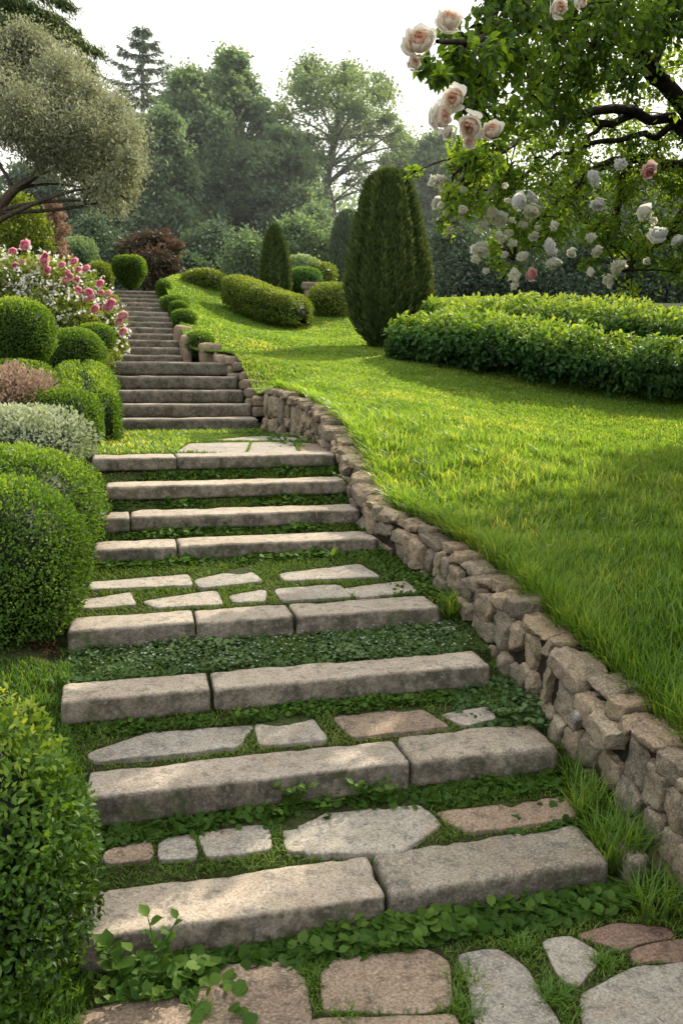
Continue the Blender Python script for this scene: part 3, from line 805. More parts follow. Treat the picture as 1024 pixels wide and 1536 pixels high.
rng = R8(5)
wall = thing('stone_wall', (WC[150, 0], WC[150, 1], WC[150, 2]), 'low curved retaining wall of rough rubble with flat coping along the lawn', 'stone wall')
core = M(); V = []
for k in range(0, 400, 2):
    p, t, n = wall_frame(k / 399 * WL)
    a = p[:3].copy(); b = a - n * .22
    V += [np.append(a[:2] - n[:2] * .022, p[2] - .25), np.append(a[:2] - n[:2] * .022, p[2] + p[3] - .05), np.append(b[:2], p[2] + p[3] - .05), np.append(b[:2], p[2] - .25)]
core.add(np.array(V), grid_faces(200, 4))
core.build('earth_core', MAT['mortar'], wall)
fm = M(); s = 0.02; sd_ = 0
up = np.array([0, 0, 1.])
def put(s0, s1, h0, h1):
    global sd_
    sd_ += 1
    p, t, n = wall_frame((s0 + s1) / 2)
    p1 = wall_frame(s0)[0]; p2 = wall_frame(s1)[0]
    slope = (p2[2] + p2[3] - p1[2] - p1[3]) / max(.02, s1 - s0)
    ang = np.arctan(slope) * .9 + rng.normal() * .09
    tx = t * cos(ang) + up * sin(ang); tz = up * cos(ang) - t * sin(ang)
    c = p[:3] + up * ((h0 + h1) / 2) - n * (.055 + rng.normal() * .016)
    stone(fm, c, tx, n, tz, ((s1 - s0) / 2 * 1.0, .075, (h1 - h0) / 2 * 1.0), r=.009, res=.012, amp=.014, f=12, seed=sd_ * 1.7, rnd=rng.random(), taper=rng.normal() * .18, fine=.009, cuts=13, cutd=.56)
while s < WL - .05:
    L = rng.uniform(.075, .14) if rng.random() < .75 else rng.uniform(.14, .20); e = min(s + L, WL)
    p, t, n = wall_frame((s + e) / 2)
    H0, H1 = -.10, p[3] - .055
    q = rng.random(); H = H1 - H0
    if q < .04: put(s, e, H0, H1)
    elif q < .26:
        k = H0 + H * rng.uniform(.4, .68)
        put(s, e, H0, k); put(s, e, k, H1)
    elif q < .52:
        k = H0 + H * rng.uniform(.4, .65); mm = s + (e - s) * rng.uniform(.35, .65)
        if rng.random() < .5: put(s, mm, H0, k); put(mm, e, H0, k); put(s, e, k, H1)
        else: put(s, e, H0, k); put(s, mm, k, H1); put(mm, e, k, H1)
    else:
        k = H0 + H * rng.uniform(.3, .4); k2 = H0 + H * rng.uniform(.6, .72)
        put(s, e, H0, k); put(s, e, k, k2); put(s, e, k2, H1)
    s = e
fm.build('rubble_face', MAT['wall'], wall)
s = .0; i = 0
while s < WL - .04:
    L = rng.choice([.06, .09, .12, .17]) * rng.uniform(.85, 1.25); e = min(s + L, WL + .02)
    p, t, n = wall_frame((s + e) / 2)
    p1 = wall_frame(s)[0]; p2 = wall_frame(e)[0]
    ang = np.arctan((p2[2] + p2[3] - p1[2] - p1[3]) / max(.05, e - s)) * .9 + rng.normal() * .08
    tx = t * cos(ang) + up * sin(ang); tz = up * cos(ang) - t * sin(ang)
    cm = M(); hh = rng.uniform(.018, .045)
    stone(cm, p[:3] + up * (p[3] - .03 + rng.normal() * .012) - n * (.075 + rng.normal() * .018), tx, n, tz, ((e - s) / 2 * 1.0, rng.uniform(.075, .11), hh),
          r=.008, res=.011, amp=.014, f=12, seed=300 + i, rnd=rng.random(), taper=rng.normal() * .08, fine=.009, cuts=12, cutd=.60)
    cm.build('coping_stone', MAT['coping'], wall)
    s = e; i += 1
# small round white pebble set in the wall
pb = M(); p, t, n = wall_frame(WL * .30)
q = None
for sx in np.linspace(0, WL, 300):
    pp, tt, nn = wall_frame(sx)
    X3 = pp[:3] + up * pp[3] * .55
    d = X3 - np.array([0, 0, EYE]); xs = 512 + FPX * d[0] / (d[1] * CP - d[2] * SP)
    if q is None or abs(xs - 877) < q[0]: q = (abs(xs - 877), pp, tt, nn)
_, p, t, n = q
stone(pb, p[:3] + up * p[3] * .62 + n * .03, t, n, up, (.020, .03, .022), r=.018, res=.006, amp=.003, f=20, seed=9)
pb.build('pebble', MAT['rock'], wall)['label'] = 'small rounded white pebble set in the rubble'

# low edging stones beside the broad flight, then boulders
edge = thing('stone_edging', (*EDGE[3], float(rampz(SV[10]))), 'low edging of flat stones right of the broad flight beyond the landing', 'stone edging')
for i, v in enumerate(np.arange(SV[8] + .35, SV[12] + .3, .2)):
    x, y = uv2xy(ur_at(v) + .14, v)
    cm = M(); zt = rampz(v) + .14
    for k in range(2):
        stone(cm, (x + rng.normal() * .02, y, zt - .07 - k * .11), AXV, AXU, AXZ, (.11, .13 + rng.random() * .04, .055), r=.03, res=.03, amp=.02, f=7, seed=500 + i * 2 + k, rnd=rng.random(), fine=.004)
    cm.build('edging_stone', MAT['coping'], edge)
for i, (px, py, Y, sx, sz, lab) in enumerate([(316, 531, 10.75, .14, .13, 'square brown boulder at the foot of the topmost flight, by the clipped ball'),
                                              (331, 536, 10.5, .10, .07, 'small flat stone beside the brown boulder, on the lawn edge'),
                                              (279, 527, 11.0, .07, .20, 'upright stone at the right foot of the topmost flight'),
                                              (276, 503, 12.2, .13, .13, 'pale stone half way down the right edge of the topmost flight')]):
    c = at(px, py, Y); cm = M()
    stone(cm, c - np.array([0, 0, .04]), AXU, AXV, AXZ, (sx, .16, sz + .04), r=.05, res=.03, amp=.03, f=5, seed=600 + i, rnd=.6, fine=.006)
    tag(cm.build('boulder', MAT['coping'], origin=c), lab, 'boulder', 'stones edging the topmost flight')
# ------------------------------------------------------------------ lawn grass
def blades(m, x, y, z, hgt, wid, rng, lean=.35, base=.45, var=.5, seed=0, ldir=None):
    n = len(x)
    P = np.stack([x, y, z], 1)
    a = rng.random(n) * 2 * pi
    ld = np.stack([np.cos(a), np.sin(a), np.zeros(n)], 1)
    if ldir is not None: ld = norm(ld * .55 + ldir); a = np.arctan2(ld[:, 1], ld[:, 0])
    wd = np.stack([-np.sin(a + rng.normal(size=n) * .5), np.cos(a), np.zeros(n)], 1)
    l = (lean * (.3 + rng.random(n)))[:, None]
    hgt = np.broadcast_to(hgt, (n,))[:, None]; wid = np.broadcast_to(wid, (n,))[:, None]
    up = np.array([0, 0, 1.])
    b0 = P - wd * wid * .5; b1 = P + wd * wid * .5
    mid = P + up * hgt * .55 + ld * hgt * l * .35
    m0 = mid - wd * wid * .42; m1 = mid + wd * wid * .42
    tip = P + up * hgt * (1 - .25 * l) + ld * hgt * l * 1.1
    V = np.stack([b0, b1, m0, m1, tip], 1).reshape(-1, 3)
    k = (np.arange(n) * 5)[:, None]
    rr = np.clip(base + .32 * vnoise(P, 1.1, 3, 21 + seed) + .22 * vnoise(P, 6., 2, 22 + seed) + var * (rng.random(n) - .5), .02, 1)
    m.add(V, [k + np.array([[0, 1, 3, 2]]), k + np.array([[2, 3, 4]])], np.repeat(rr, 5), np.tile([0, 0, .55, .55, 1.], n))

rng = R8(11)
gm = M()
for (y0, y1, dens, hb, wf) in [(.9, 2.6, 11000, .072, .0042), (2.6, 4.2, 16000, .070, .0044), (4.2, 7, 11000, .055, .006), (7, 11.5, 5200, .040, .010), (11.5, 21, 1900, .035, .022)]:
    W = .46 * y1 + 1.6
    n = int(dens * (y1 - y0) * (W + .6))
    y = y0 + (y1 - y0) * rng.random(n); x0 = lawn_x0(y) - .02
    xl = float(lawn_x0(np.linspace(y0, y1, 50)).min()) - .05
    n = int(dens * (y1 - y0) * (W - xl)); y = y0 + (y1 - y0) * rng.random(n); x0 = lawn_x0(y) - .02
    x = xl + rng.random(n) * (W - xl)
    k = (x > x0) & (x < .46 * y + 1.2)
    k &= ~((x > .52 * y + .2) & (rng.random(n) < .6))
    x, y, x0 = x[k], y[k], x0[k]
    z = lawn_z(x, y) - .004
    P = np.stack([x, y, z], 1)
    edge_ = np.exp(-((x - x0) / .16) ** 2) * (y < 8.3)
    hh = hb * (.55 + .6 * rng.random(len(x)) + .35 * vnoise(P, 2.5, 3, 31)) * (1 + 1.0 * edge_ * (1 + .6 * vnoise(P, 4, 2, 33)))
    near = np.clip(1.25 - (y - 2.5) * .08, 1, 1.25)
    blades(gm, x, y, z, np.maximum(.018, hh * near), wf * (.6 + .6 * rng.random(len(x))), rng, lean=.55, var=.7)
# longer tufts scattered through the near lawn
for i in range(260):
    cy = 1.6 + 5.5 * rng.random(); cx = lawn_x0(cy) + .05 + rng.random() ** 1.3 * 2.2
    n = 40; r = .05
    x = cx + rng.normal(size=n) * r; y = cy + rng.normal(size=n) * r
    blades(gm, x, y, lawn_z(x, y), .08 + .06 * rng.random(n), .004 + .0008 * cy, rng, lean=.6, base=.55)
# blades hanging over the wall top
n = 5200
f_ = rng.random(n) * 399; i_ = f_.astype(int)
nx_ = np.array([wall_frame(k / 399 * WL)[2] for k in range(400)])[i_]
w_ = .02 + .10 * rng.random(n)
x = WC[i_, 0] - nx_[:, 0] * (.10 + w_); y = WC[i_, 1] - nx_[:, 1] * (.10 + w_)
keep = rng.random(n) < np.clip(.55 + .9 * vnoise(np.stack([x, y, 0 * x], 1), 3.5, 2, 77), .08, 1)
x, y, nx_ = x[keep], y[keep], nx_[keep]
blades(gm, x, y, lawn_z(x, y) - .01, (.07 + .10 * rng.random(len(x))), .0055 + .0007 * y, rng, lean=1.05, base=.5, ldir=nx_)
tag(gm.build('lawn_grass', MAT['grass']), 'long tufted green lawn grass with a sunlit band across its middle', 'grass', kind='stuff')

# grass strip at the left of the lower steps
gm = M(); n = 26000
v = 1.2 + rng.random(n) * (S[3].v - 1.32); u = uleft(v) - rng.random(n) ** 1.4 * .8 + .02
x, y = uv2xy(u, v); z = corr_xy(x, y)
blades(gm, x, y, z, .02 + .03 * rng.random(n), .004, rng, lean=.7, base=.22)  # low base darkens the blades, shadow put into their colour
tag(gm.build('grass_strip', MAT['grass']), 'short mown grass left of the lower steps in shadow', 'grass', kind='stuff')

# ------------------------------------------------------------------ moss and low growth on the terraces
mm = M()
n = 520000
v = .9 + rng.random(n) ** 1.5 * 7.6
ur_v = np.interp(v, SV, [s.ur for s in STEPS])
u = uleft(v) - .05 + rng.random(n) * 3.2
x, y = uv2xy(u, v)
k = (x < lawn_x0(y) - .10)
u, v, x, y = u[k], v[k], x[k], y[k]
ins = inside_any(x, y)
onslab = np.zeros(len(x), bool)
for s in STEPS:
    onslab |= (v > s.v + .006) & (v < s.v + s.D - .012) & (u > s.ul) & (u < s.ur)
P = np.stack([x, y, 0 * x], 1)
nz = vnoise(P, 5, 3, 41)
seg_i = np.searchsorted(SV, v)
dens = np.where(v < SV[0], .7 + .8 * nz, .68 + .9 * nz)
k = ~ins & ~onslab & (rng.random(len(x)) < dens)
u, v, x, y, seg_i = u[k], v[k], x[k], y[k], seg_i[k]
z = corr_xy(x, y)
P = np.stack([x, y, z], 1)
h = (.010 + .018 * rng.random(len(x))) * (1 + .5 * vnoise(P, 7, 2, 43))
far = 1 + np.clip(y - 3, 0, 6) * .25
blades(mm, x, y, z - .002, np.maximum(.006, h * (1 + .1 * far)), .004 * far, rng, lean=.9, base=.5, seed=4)
tag(mm.build('moss_cover', MAT['moss']), 'moss and fine grass growing in the joints between flagstones', 'moss', kind='stuff')

# clover and creeping leaves beneath every riser
cm = M(); mi = M()
def creep(m, n, v0, v1, u0, u1, size, hmax, seedn, thr=-.2, avoid=True):
    v = v0 + (v1 - v0) * rng.random(n); u = u0 + (u1 - u0) * rng.random(n)
    x, y = uv2xy(u, v)
    P = np.stack([x, y, 0 * x], 1)
    nz = vnoise(P, 4.5, 3, seedn)
    k = (nz > thr) & (x < lawn_x0(y) - .12)
    if avoid: k &= ~inside_any(x, y) | (rng.random(n) < .10)
    x, y, nz = x[k], y[k], nz[k]
    z = corr_xy(x, y)
    hh = hmax * (.15 + .85 * rng.random(len(x))) * np.clip(.4 + nz * 1.6, .25, 1.3)
    Q = np.stack([x, y, z + hh], 1)
    D = rand_unit(rng, len(x)); D[:, 2] = D[:, 2] * .3 + .1
    N = rand_unit(rng, len(x)) * .55 + np.array([0, -.25, 1.])
    scatter(m, TR, Q, D, N, size * (.6 + .7 * rng.random(len(x))), np.clip(.35 + .3 * rng.random(len(x)) + .5 * (hh / hmax - .5), .02, 1), .95)
creep(cm, 3000, S[0].v - .12, S[0].v + .02, S[0].ul + .1, S[0].ur + .22, .034, .055, 51, -.55)
creep(cm, 700, S[0].v - .30, S[0].v - .10, S[0].ul - .02, S[0].ul + .45, .034, .05, 52, -.1)
creep(cm, 2600, S[1].v - .10, S[1].v + .02, S[1].ul + .05, S[1].ur + .15, .026, .05, 53, -.4)
creep(cm, 2400, S[2].v - .09, S[2].v + .02, S[2].ul + .02, S[2].ur + .15, .019, .04, 54, -.45)
creep(mi, 9500, S[2].v + .20, S[3].v + .02, S[3].ul + .0, S[3].ur + .4, .017, .035, 55, -.8)
creep(mi, 3200, S[1].v + .18, S[2].v + .05, S[1].ur - .28, S[1].ur + .35, .020, .05, 56, -.7)
creep(cm, 2600, S[0].v + .18, S[1].v + .05, S[0].ur - .25, S[0].ur + .4, .024, .05, 57, -.3)
creep(cm, 1800, S[3].v + .2, S[4].v + .02, S[3].ur - .15, S[3].ur + .4, .02, .05, 58, -.5)
for i in range(4, 8):
    creep(cm, 1500, S[i].v - .09, S[i].v + .02, S[i].ul + .05, S[i].ur + .3, .026, .04, 60 + i, -.25)
creep(cm, 1500, S[7].v + .3, S[8].v, S[8].ur - .2, S[8].ur + .6, .035, .06, 68, -.2, True)
tag(cm.build('clover_cover', MAT['clover']), 'clover like ground cover creeping along the feet of the steps', 'ground cover', kind='stuff')
tag(mi.build('creeping_cover', MAT['mint']), 'dense creeping small leaved cover filling the terrace below the fourth step', 'ground cover', kind='stuff')
# white specks among the creeping cover
wf = M(); n = 260
v = S[2].v + .22 + rng.random(n) * (S[3].v - S[2].v - .22); u = S[3].ul + .1 + rng.random(n) * (S[3].ur - S[3].ul)
x, y = uv2xy(u, v); Q = np.stack([x, y, corr_xy(x, y) + .032], 1)
scatter(wf, TR, Q, rand_unit(rng, n) * np.array([1, 1, .1]), np.array([0, -.2, 1.]) + rand_unit(rng, n) * .3, .007 + .005 * rng.random(n), .8, .95)
tag(wf.build('tiny_white_flowers', MAT['white']), 'tiny white flowers sprinkled over the creeping cover below the fourth step', 'flowers', kind='stuff')

# short sunny turf on the upper landing
gm = M(); n = 9000
v = S[7].v + .32 + rng.random(n) * (S[8].v - S[7].v - .3); u = S[7].ul - .3 + rng.random(n) * 2.3
x, y = uv2xy(u, v); P = np.stack([x, y, 0 * x], 1)
k = (~inside_any(x, y)) & (x < lawn_x0(y) - .12) & ((u < S[7].ul + .75 + .2 * vnoise(P, 3, 2, 7)) | (v > S[8].v - .5))
x, y = x[k], y[k]
blades(gm, x, y, corr_xy(x, y), .03 + .03 * rng.random(len(x)), .011, rng, lean=.8, base=.6)
tag(gm.build('landing_turf', MAT['grass']), 'short sunny turf growing over the left and back of the upper landing', 'grass', kind='stuff')

# ------------------------------------------------------------------ single weeds and tufts
def tuft(px, py, n, h, w, label, r=.03, lean=.8, mat='grass', Y=None, fn=None):
    p = hit(px, py) if Y is None else at(px, py, Y)
    m = M()
    x = p[0] + np.clip(rng.normal(size=n), -1.15, 1.15) * r; y = p[1] + np.clip(rng.normal(size=n), -1.15, 1.15) * r
    blades(m, x, y, np.full(n, p[2]) - .01, h * (.5 + .6 * rng.random(n)), w, rng, lean=lean, base=.45)
    return tag(m.build('grass_tuft', MAT[mat], origin=p), label, 'grass tuft', 'grass tufts around the steps')
tuft(680, 925, 130, .17, .008, 'arching fern like tuft at the right end of the fourth step against the wall', .035, 1.1)
tuft(500, 838, 16, .10, .007, 'upright grass tuft in front of the step above the mossy landing', .012, .5)
tuft(885, 1215, 160, .17, .006, 'tall grass tuft at the wall foot beside the second step', .05, .7)
tuft(930, 1290, 260, .22, .006, 'dense tall grass tuft at the wall foot just above the lowest step', .06, .7)
tuft(990, 1370, 220, .17, .006, 'grass tuft at the right frame edge below the wall', .06, .8)
tuft(865, 1165, 60, .12, .005, 'loose grass tuft at the foot of the wall right of the second step', .04, .9)
tuft(560, 1300, 50, .055, .004, 'small bright grass tuft in the seam of the lowest step', .012, .7)
tuft(695, 1470, 80, .06, .004, 'grass tuft in the joint left of the long pale flagstone', .03, .8)
tuft(700, 1520, 80, .06, .004, 'grass tuft at the near end of the joint beside the long pale flagstone', .03, .8)
tuft(905, 1450, 100, .06, .004, 'grass tuft in the joint above the large corner flagstone', .018, .9)
tuft(830, 1500, 140, .06, .004, 'grass tuft between the long pale and the large corner flagstone', .028, .9)
tuft(780, 1425, 90, .06, .004, 'grass tuft above the long pale flagstone', .02, .9)
tuft(470, 1470, 60, .05, .004, 'grass tuft in the joint between the two brown flagstones', .018, .9)
tuft(300, 1525, 90, .05, .004, 'grass tuft at the bottom edge left of the brown flagstone', .015, .9)
tuft(520, 1528, 90, .04, .004, 'grass tuft at the bottom edge below the middle brown flagstone', .02, .9)
tuft(650, 905, 60, .08, .005, 'short grass tuft on the wall foot near the fourth step', .05, .8)
tuft(412, 1255, 40, .035, .004, 'mossy grass tuft in the joint of the first terrace', .015, .8)

def weed(px, py, h, n, size, label, spread=.05, mat='weed', tpl=T6, aspect=.8, stems=4):
    p = hit(px, py)
    root = thing('leafy_weed', p, label, 'weed', 'leafy weeds at the feet of the steps')
    st, lf = M(), M()
    for i in range(stems):
        a = rng.random() * 2 * pi; e = p + np.array([cos(a) * spread, sin(a) * spread * .6, h * (.6 + .4 * rng.random())])
        path = bez(p - np.array([0, 0, .01]), p + (e - p) * np.array([.2, .2, .7]), e, 7)
        tube(st, path, np.linspace(.0035, .0015, 7), 5, .6)
        k = max(3, n // stems)
        for j in range(k):
            f = .25 + .75 * j / max(1, k - 1)
            q = path[0] + (path[-1] - path[0]) * 0 ; q = np.array([np.interp(f, np.linspace(0, 1, 7), path[:, c]) for c in range(3)])
            b = j * 2.4 + rng.random()
            D = np.array([cos(b), sin(b), .35 + .4 * f + rng.normal() * .2])
            N = np.array([-cos(b) * .5, -sin(b) * .5 - .3, 1.]) + rng.normal(size=3) * .2
            scatter(lf, tpl, q[None], D[None], N[None], size * (.6 + .6 * rng.random()) * (1.15 - .4 * abs(f - .5)), np.clip(.35 + .4 * f + rng.normal() * .15, 0, 1), aspect)
    st.build('stem', MAT['weed'], root); lf.build('leaves', MAT[mat], root)
    return root
weed(238, 1490, .20, 30, .043, 'broad leaved weed with tall pale stems before the lowest step', .07, stems=4)
weed(185, 1480, .19, 16, .055, 'pale young weed with upright leaves next to the glossy bush', .05, stems=2)
weed(205, 1505, .07, 56, .032, 'low spreading broad leaved weed at the foot of the tall weeds', .12, stems=8)
weed(262, 1500, .06, 46, .030, 'low clover weed right of the tall weeds', .10, 'clover', stems=8)
weed(440, 1215, .10, 60, .034, 'bushy bright weed at the foot of the second step, left of centre', .07, stems=9)
weed(562, 1205, .085, 70, .030, 'fine leaved dark weed at the foot of the second step, near its seam', .08, 'clover', stems=10)
weed(400, 1222, .04, 40, .032, 'low clover weed left of the bushy bright weed', .10, 'clover', stems=8)
weed(480, 1208, .035, 30, .03, 'low clover weed right of the bushy bright weed', .08, 'clover', stems=8)
weed(770, 1372, .05, 40, .042, 'low broad leaved weed under the rough right slab of the lowest step', .10, 'clover', stems=8)
weed(905, 1372, .05, 40, .04, 'low broad leaved weed below the end block at the wall foot', .10, 'clover', stems=8)
weed(480, 1420, .05, 60, .04, 'low clover weed under the seam side of the smooth lowest slab', .13, 'clover', stems=10)
weed(600, 1415, .045, 50, .038, 'low clover weed at the foot of the seam between the lowest slabs', .11, 'clover', stems=10)
weed(370, 1085, .05, 30, .03, 'small leafy weed at the foot of the third step, near its seam', .05, stems=6)
weed(760, 1080, .07, 60, .03, 'leafy weed filling the corner of the second terrace by the wall', .12, 'mint', stems=10)
weed(820, 1100, .08, 70, .034, 'bluish leafy weed at the wall foot beside the second step end', .13, 'mint', stems=10)
weed(268, 706, .06, 20, .03, 'small weed in the seam of the upper landing edge', .05, stems=4)
weed(530, 745, .16, 70, .04, 'grey green weed clump in the wall corner beside the seventh step', .12, 'mint', stems=10)
weed(845, 700, .01, 4, .01, 'tiny weed', .01) if False else None
weed(940, 1060, .01, 4, .01, 'tiny weed', .01) if False else None

# daisies on the lawn
for i, (px, py) in enumerate([(866, 693), (874, 695), (883, 694), (872, 690), (888, 693), (770, 762), (765, 760), (1002, 737), (905, 778), (948, 782), (840, 755), (934, 824), (745, 728), (632, 735), (778, 856), (822, 818)]):
    p = hit(px, py, fn=lambda x, y: lawn_z(x, y) + .05, y0=2.0)
    m = M()
    a = np.arange(9) / 9 * 2 * pi
    D = np.stack([np.cos(a), np.sin(a), .25 + 0 * a], 1)
    scatter(m, T4, np.tile(p, (9, 1)), D, np.tile([0, -.3, 1.], (9, 1)), .011, .9, .5)
    tube(m, [p - np.array([0, 0, .05]), p - np.array([0, 0, .02]), p], .0012, 4, .3)
    tag(m.build('daisy', MAT['white'], origin=p), 'tiny white daisy in the shaded lawn', 'daisy', 'tiny white daisies in the lawn')

# petals fallen on the steps and flagstones
for i in range(22):
    s_ = STEPS[rng.integers(0, 5)]
    u = s_.ul + (s_.ur - s_.ul) * rng.uniform(.08, .95); v = s_.v + rng.uniform(.04, .17)
    x, y = uv2xy(u, v); p = np.array([x, y, s_.z + .006]); m = M()
    dd = rand_unit(rng, 1) * np.array([1, 1, .15])
    scatter(m, TR, p[None], dd, np.array([[0, 0, 1.]]) + rng.normal(size=(1, 3)) * .25, .012 + .006 * rng.random(), rng.random(), .8)
    tag(m.build('fallen_petal', MAT['cream'], origin=p), 'tiny pale petal fallen on the lower stone steps', 'petal', 'pale petals fallen on the lower steps')

# ------------------------------------------------------------------ clipped and loose shrubs
def shrub(name, c, a, b, h, n, size, label, cat, mat='box', group=None, stem=False, rng_seed=1, tpl=T4, **kw):
    r = R8(rng_seed)
    base = (c[0], c[1], c[2] - h)
    root = thing(name, base, label, cat, group)
    m = M(); topiary(m, c, a, b, h, n, size, r, tpl=tpl, **kw)
    m.build('foliage', MAT[mat], root)
    s = M()
    bz = base[2] - .25
    for k in range(3):
        off = np.array([cos(k * 2.1) * a * .15, sin(k * 2.1) * b * .15, 0])
        tube(s, bez(np.array([base[0], base[1], bz]) + off * .5, np.array([base[0], base[1], base[2]]) + off, np.array(c) + off * 2.2, 6), np.linspace(.03, .012, 6) * max(.6, a * 2), 6)
    s.build('stem', MAT['darkbark'], root)
    return root
BX = 'clipped box shrubs left of the stairs'
# near glossy bush at the left frame edge
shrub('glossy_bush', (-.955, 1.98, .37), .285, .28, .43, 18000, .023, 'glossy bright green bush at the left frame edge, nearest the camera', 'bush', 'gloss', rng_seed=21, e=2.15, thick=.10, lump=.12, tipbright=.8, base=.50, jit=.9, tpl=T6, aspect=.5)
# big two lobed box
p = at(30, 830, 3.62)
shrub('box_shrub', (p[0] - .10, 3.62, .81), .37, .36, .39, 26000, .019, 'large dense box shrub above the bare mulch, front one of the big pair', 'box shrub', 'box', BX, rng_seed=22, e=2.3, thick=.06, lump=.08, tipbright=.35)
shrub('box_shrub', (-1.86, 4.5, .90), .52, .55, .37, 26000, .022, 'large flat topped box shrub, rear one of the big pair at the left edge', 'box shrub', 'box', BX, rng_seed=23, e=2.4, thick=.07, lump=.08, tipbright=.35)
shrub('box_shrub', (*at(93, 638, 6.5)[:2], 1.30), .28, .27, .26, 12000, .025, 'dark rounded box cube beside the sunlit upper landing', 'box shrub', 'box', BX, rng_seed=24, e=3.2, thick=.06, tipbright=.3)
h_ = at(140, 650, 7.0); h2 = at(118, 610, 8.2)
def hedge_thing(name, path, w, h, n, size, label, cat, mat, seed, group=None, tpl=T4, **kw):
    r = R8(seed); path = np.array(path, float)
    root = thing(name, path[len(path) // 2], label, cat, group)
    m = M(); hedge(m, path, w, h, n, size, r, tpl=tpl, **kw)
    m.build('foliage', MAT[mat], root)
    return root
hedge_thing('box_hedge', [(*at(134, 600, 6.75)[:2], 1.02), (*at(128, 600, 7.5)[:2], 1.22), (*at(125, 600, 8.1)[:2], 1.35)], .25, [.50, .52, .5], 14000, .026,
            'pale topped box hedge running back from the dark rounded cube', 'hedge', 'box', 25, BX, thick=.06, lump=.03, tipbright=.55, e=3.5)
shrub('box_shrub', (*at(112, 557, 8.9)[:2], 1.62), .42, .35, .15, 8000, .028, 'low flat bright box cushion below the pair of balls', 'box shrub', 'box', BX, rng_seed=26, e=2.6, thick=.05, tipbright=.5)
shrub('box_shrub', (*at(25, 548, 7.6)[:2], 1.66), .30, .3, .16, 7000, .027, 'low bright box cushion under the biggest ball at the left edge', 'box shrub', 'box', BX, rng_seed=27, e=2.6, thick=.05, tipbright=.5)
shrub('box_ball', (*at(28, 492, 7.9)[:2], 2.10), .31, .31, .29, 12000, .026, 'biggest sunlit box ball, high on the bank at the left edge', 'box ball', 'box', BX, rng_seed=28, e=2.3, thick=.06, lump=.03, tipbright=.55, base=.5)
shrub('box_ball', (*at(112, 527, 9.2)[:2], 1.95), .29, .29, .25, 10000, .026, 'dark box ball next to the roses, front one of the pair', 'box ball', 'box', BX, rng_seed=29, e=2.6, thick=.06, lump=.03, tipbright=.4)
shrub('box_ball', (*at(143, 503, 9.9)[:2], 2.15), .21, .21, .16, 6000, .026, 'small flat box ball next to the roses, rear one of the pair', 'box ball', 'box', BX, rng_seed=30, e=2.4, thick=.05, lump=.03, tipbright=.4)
shrub('small_shrub', (*at(143, 548, 9.6)[:2], 1.75), .19, .2, .28, 4000, .03, 'loose yellow green shrub under the small flat box ball', 'shrub', 'ygreen', BX, rng_seed=31, thick=.12)
shrub('silvery_shrub', (*at(38, 660, 5.6)[:2], 1.20), .40, .38, .22, 7000, .034, 'low silvery green shrub behind the big box pair', 'shrub', 'silver', rng_seed=32, thick=.14, lump=.15)
shrub('faded_flower_bush', (*at(22, 598, 6.5)[:2], 1.42), .30, .35, .30, 7000, .032, 'bush of faded pinkish brown blooms at the left edge', 'flowering bush', 'pinkmix', rng_seed=33, thick=.14, lump=.15)
shrub('small_shrub', (*at(165, 530, 10.6)[:2], 1.86), .14, .16, .17, 3000, .03, 'low yellow green tuft shrub at the foot of the topmost flight, under the roses', 'shrub', 'ygreen', rng_seed=34, thick=.1)
shrub('small_shrub', (*at(68, 600, 7.3)[:2], 1.42), .22, .25, .25, 3500, .035, 'loose shrub between the faded bush and the box cube', 'shrub', 'ygreen', rng_seed=35, thick=.15, lump=.15)

# small clipped shrubs along the lawn side of the topmost flight
EG = 'small clipped shrubs edging the topmost flight'
for i, (px, py, Y, a, h, lab) in enumerate([(298, 517, 11.0, .18, .15, 'dark clipped ball between the boulders at the foot of the topmost flight'),
        (276, 477, 12.8, .17, .10, 'low dark shrub on the lawn edge, second up the topmost flight'),
        (268, 462, 13.8, .13, .09, 'small shrub on the lawn edge, half way up the topmost flight'),
        (262, 455, 14.7, .24, .11, 'wide low shrub on the lawn edge, near the top of the stairs'),
        (246, 436, 16.2, .12, .20, 'upright clipped shrub at the very top of the stairs, lawn side')]):
    c = at(px, py, Y)
    shrub('edging_shrub', c, a, a, h, 3500, .03, lab, 'shrub', 'box', EG, rng_seed=40 + i, thick=.05, e=2.6)

# rose bank
rb = R8(60)
root = thing('rose_bush', (*at(100, 480, 10.8)[:2], 1.9), 'sprawling white and pink flowering rose bank left of the topmost flight', 'rose bush')
pts = [(15, 430, 10.4, .42), (50, 425, 10.6, .45), (85, 432, 10.7, .45), (115, 440, 10.8, .42), (140, 462, 10.9, .38), (160, 492, 11.0, .30), (172, 515, 10.9, .20), (30, 470, 10.4, .45), (70, 470, 10.4, .5), (105, 480, 10.4, .42), (135, 505, 10.5, .32), (-40, 430, 10.4, .5), (0, 400, 10.8, .28), (150, 530, 10.6, .25)]
lm = M(); C = [at(a, b, c) for a, b, c, d in pts]; RR = [p[3] for p in pts]
clump_leaves(lm, C, RR, [int(8500 * r * r) + 200 for r in RR], .055, rb, T4, .6, shell=.6, flat=.9, base=.45)
lm.build('foliage', MAT['ygreen'], root)
sm = M()
for c in C:
    tube(sm, bez((c[0] + rb.normal() * .1, c[1], c[2] - .9), (c[0], c[1] + .1, c[2] - .4), c, 6), np.linspace(.02, .008, 6), 5)
sm.build('stems', MAT['darkbark'], root)
wm = M(); P = []
for c, r in zip(C, RR):
    d = rand_unit(rb, int(190 * r)); d[:, 1] = -np.abs(d[:, 1]); P.append(c + d * r * np.array([1, 1, .9]) * (.95 + .15 * rb.random((len(d), 1))))
P = np.concatenate(P)
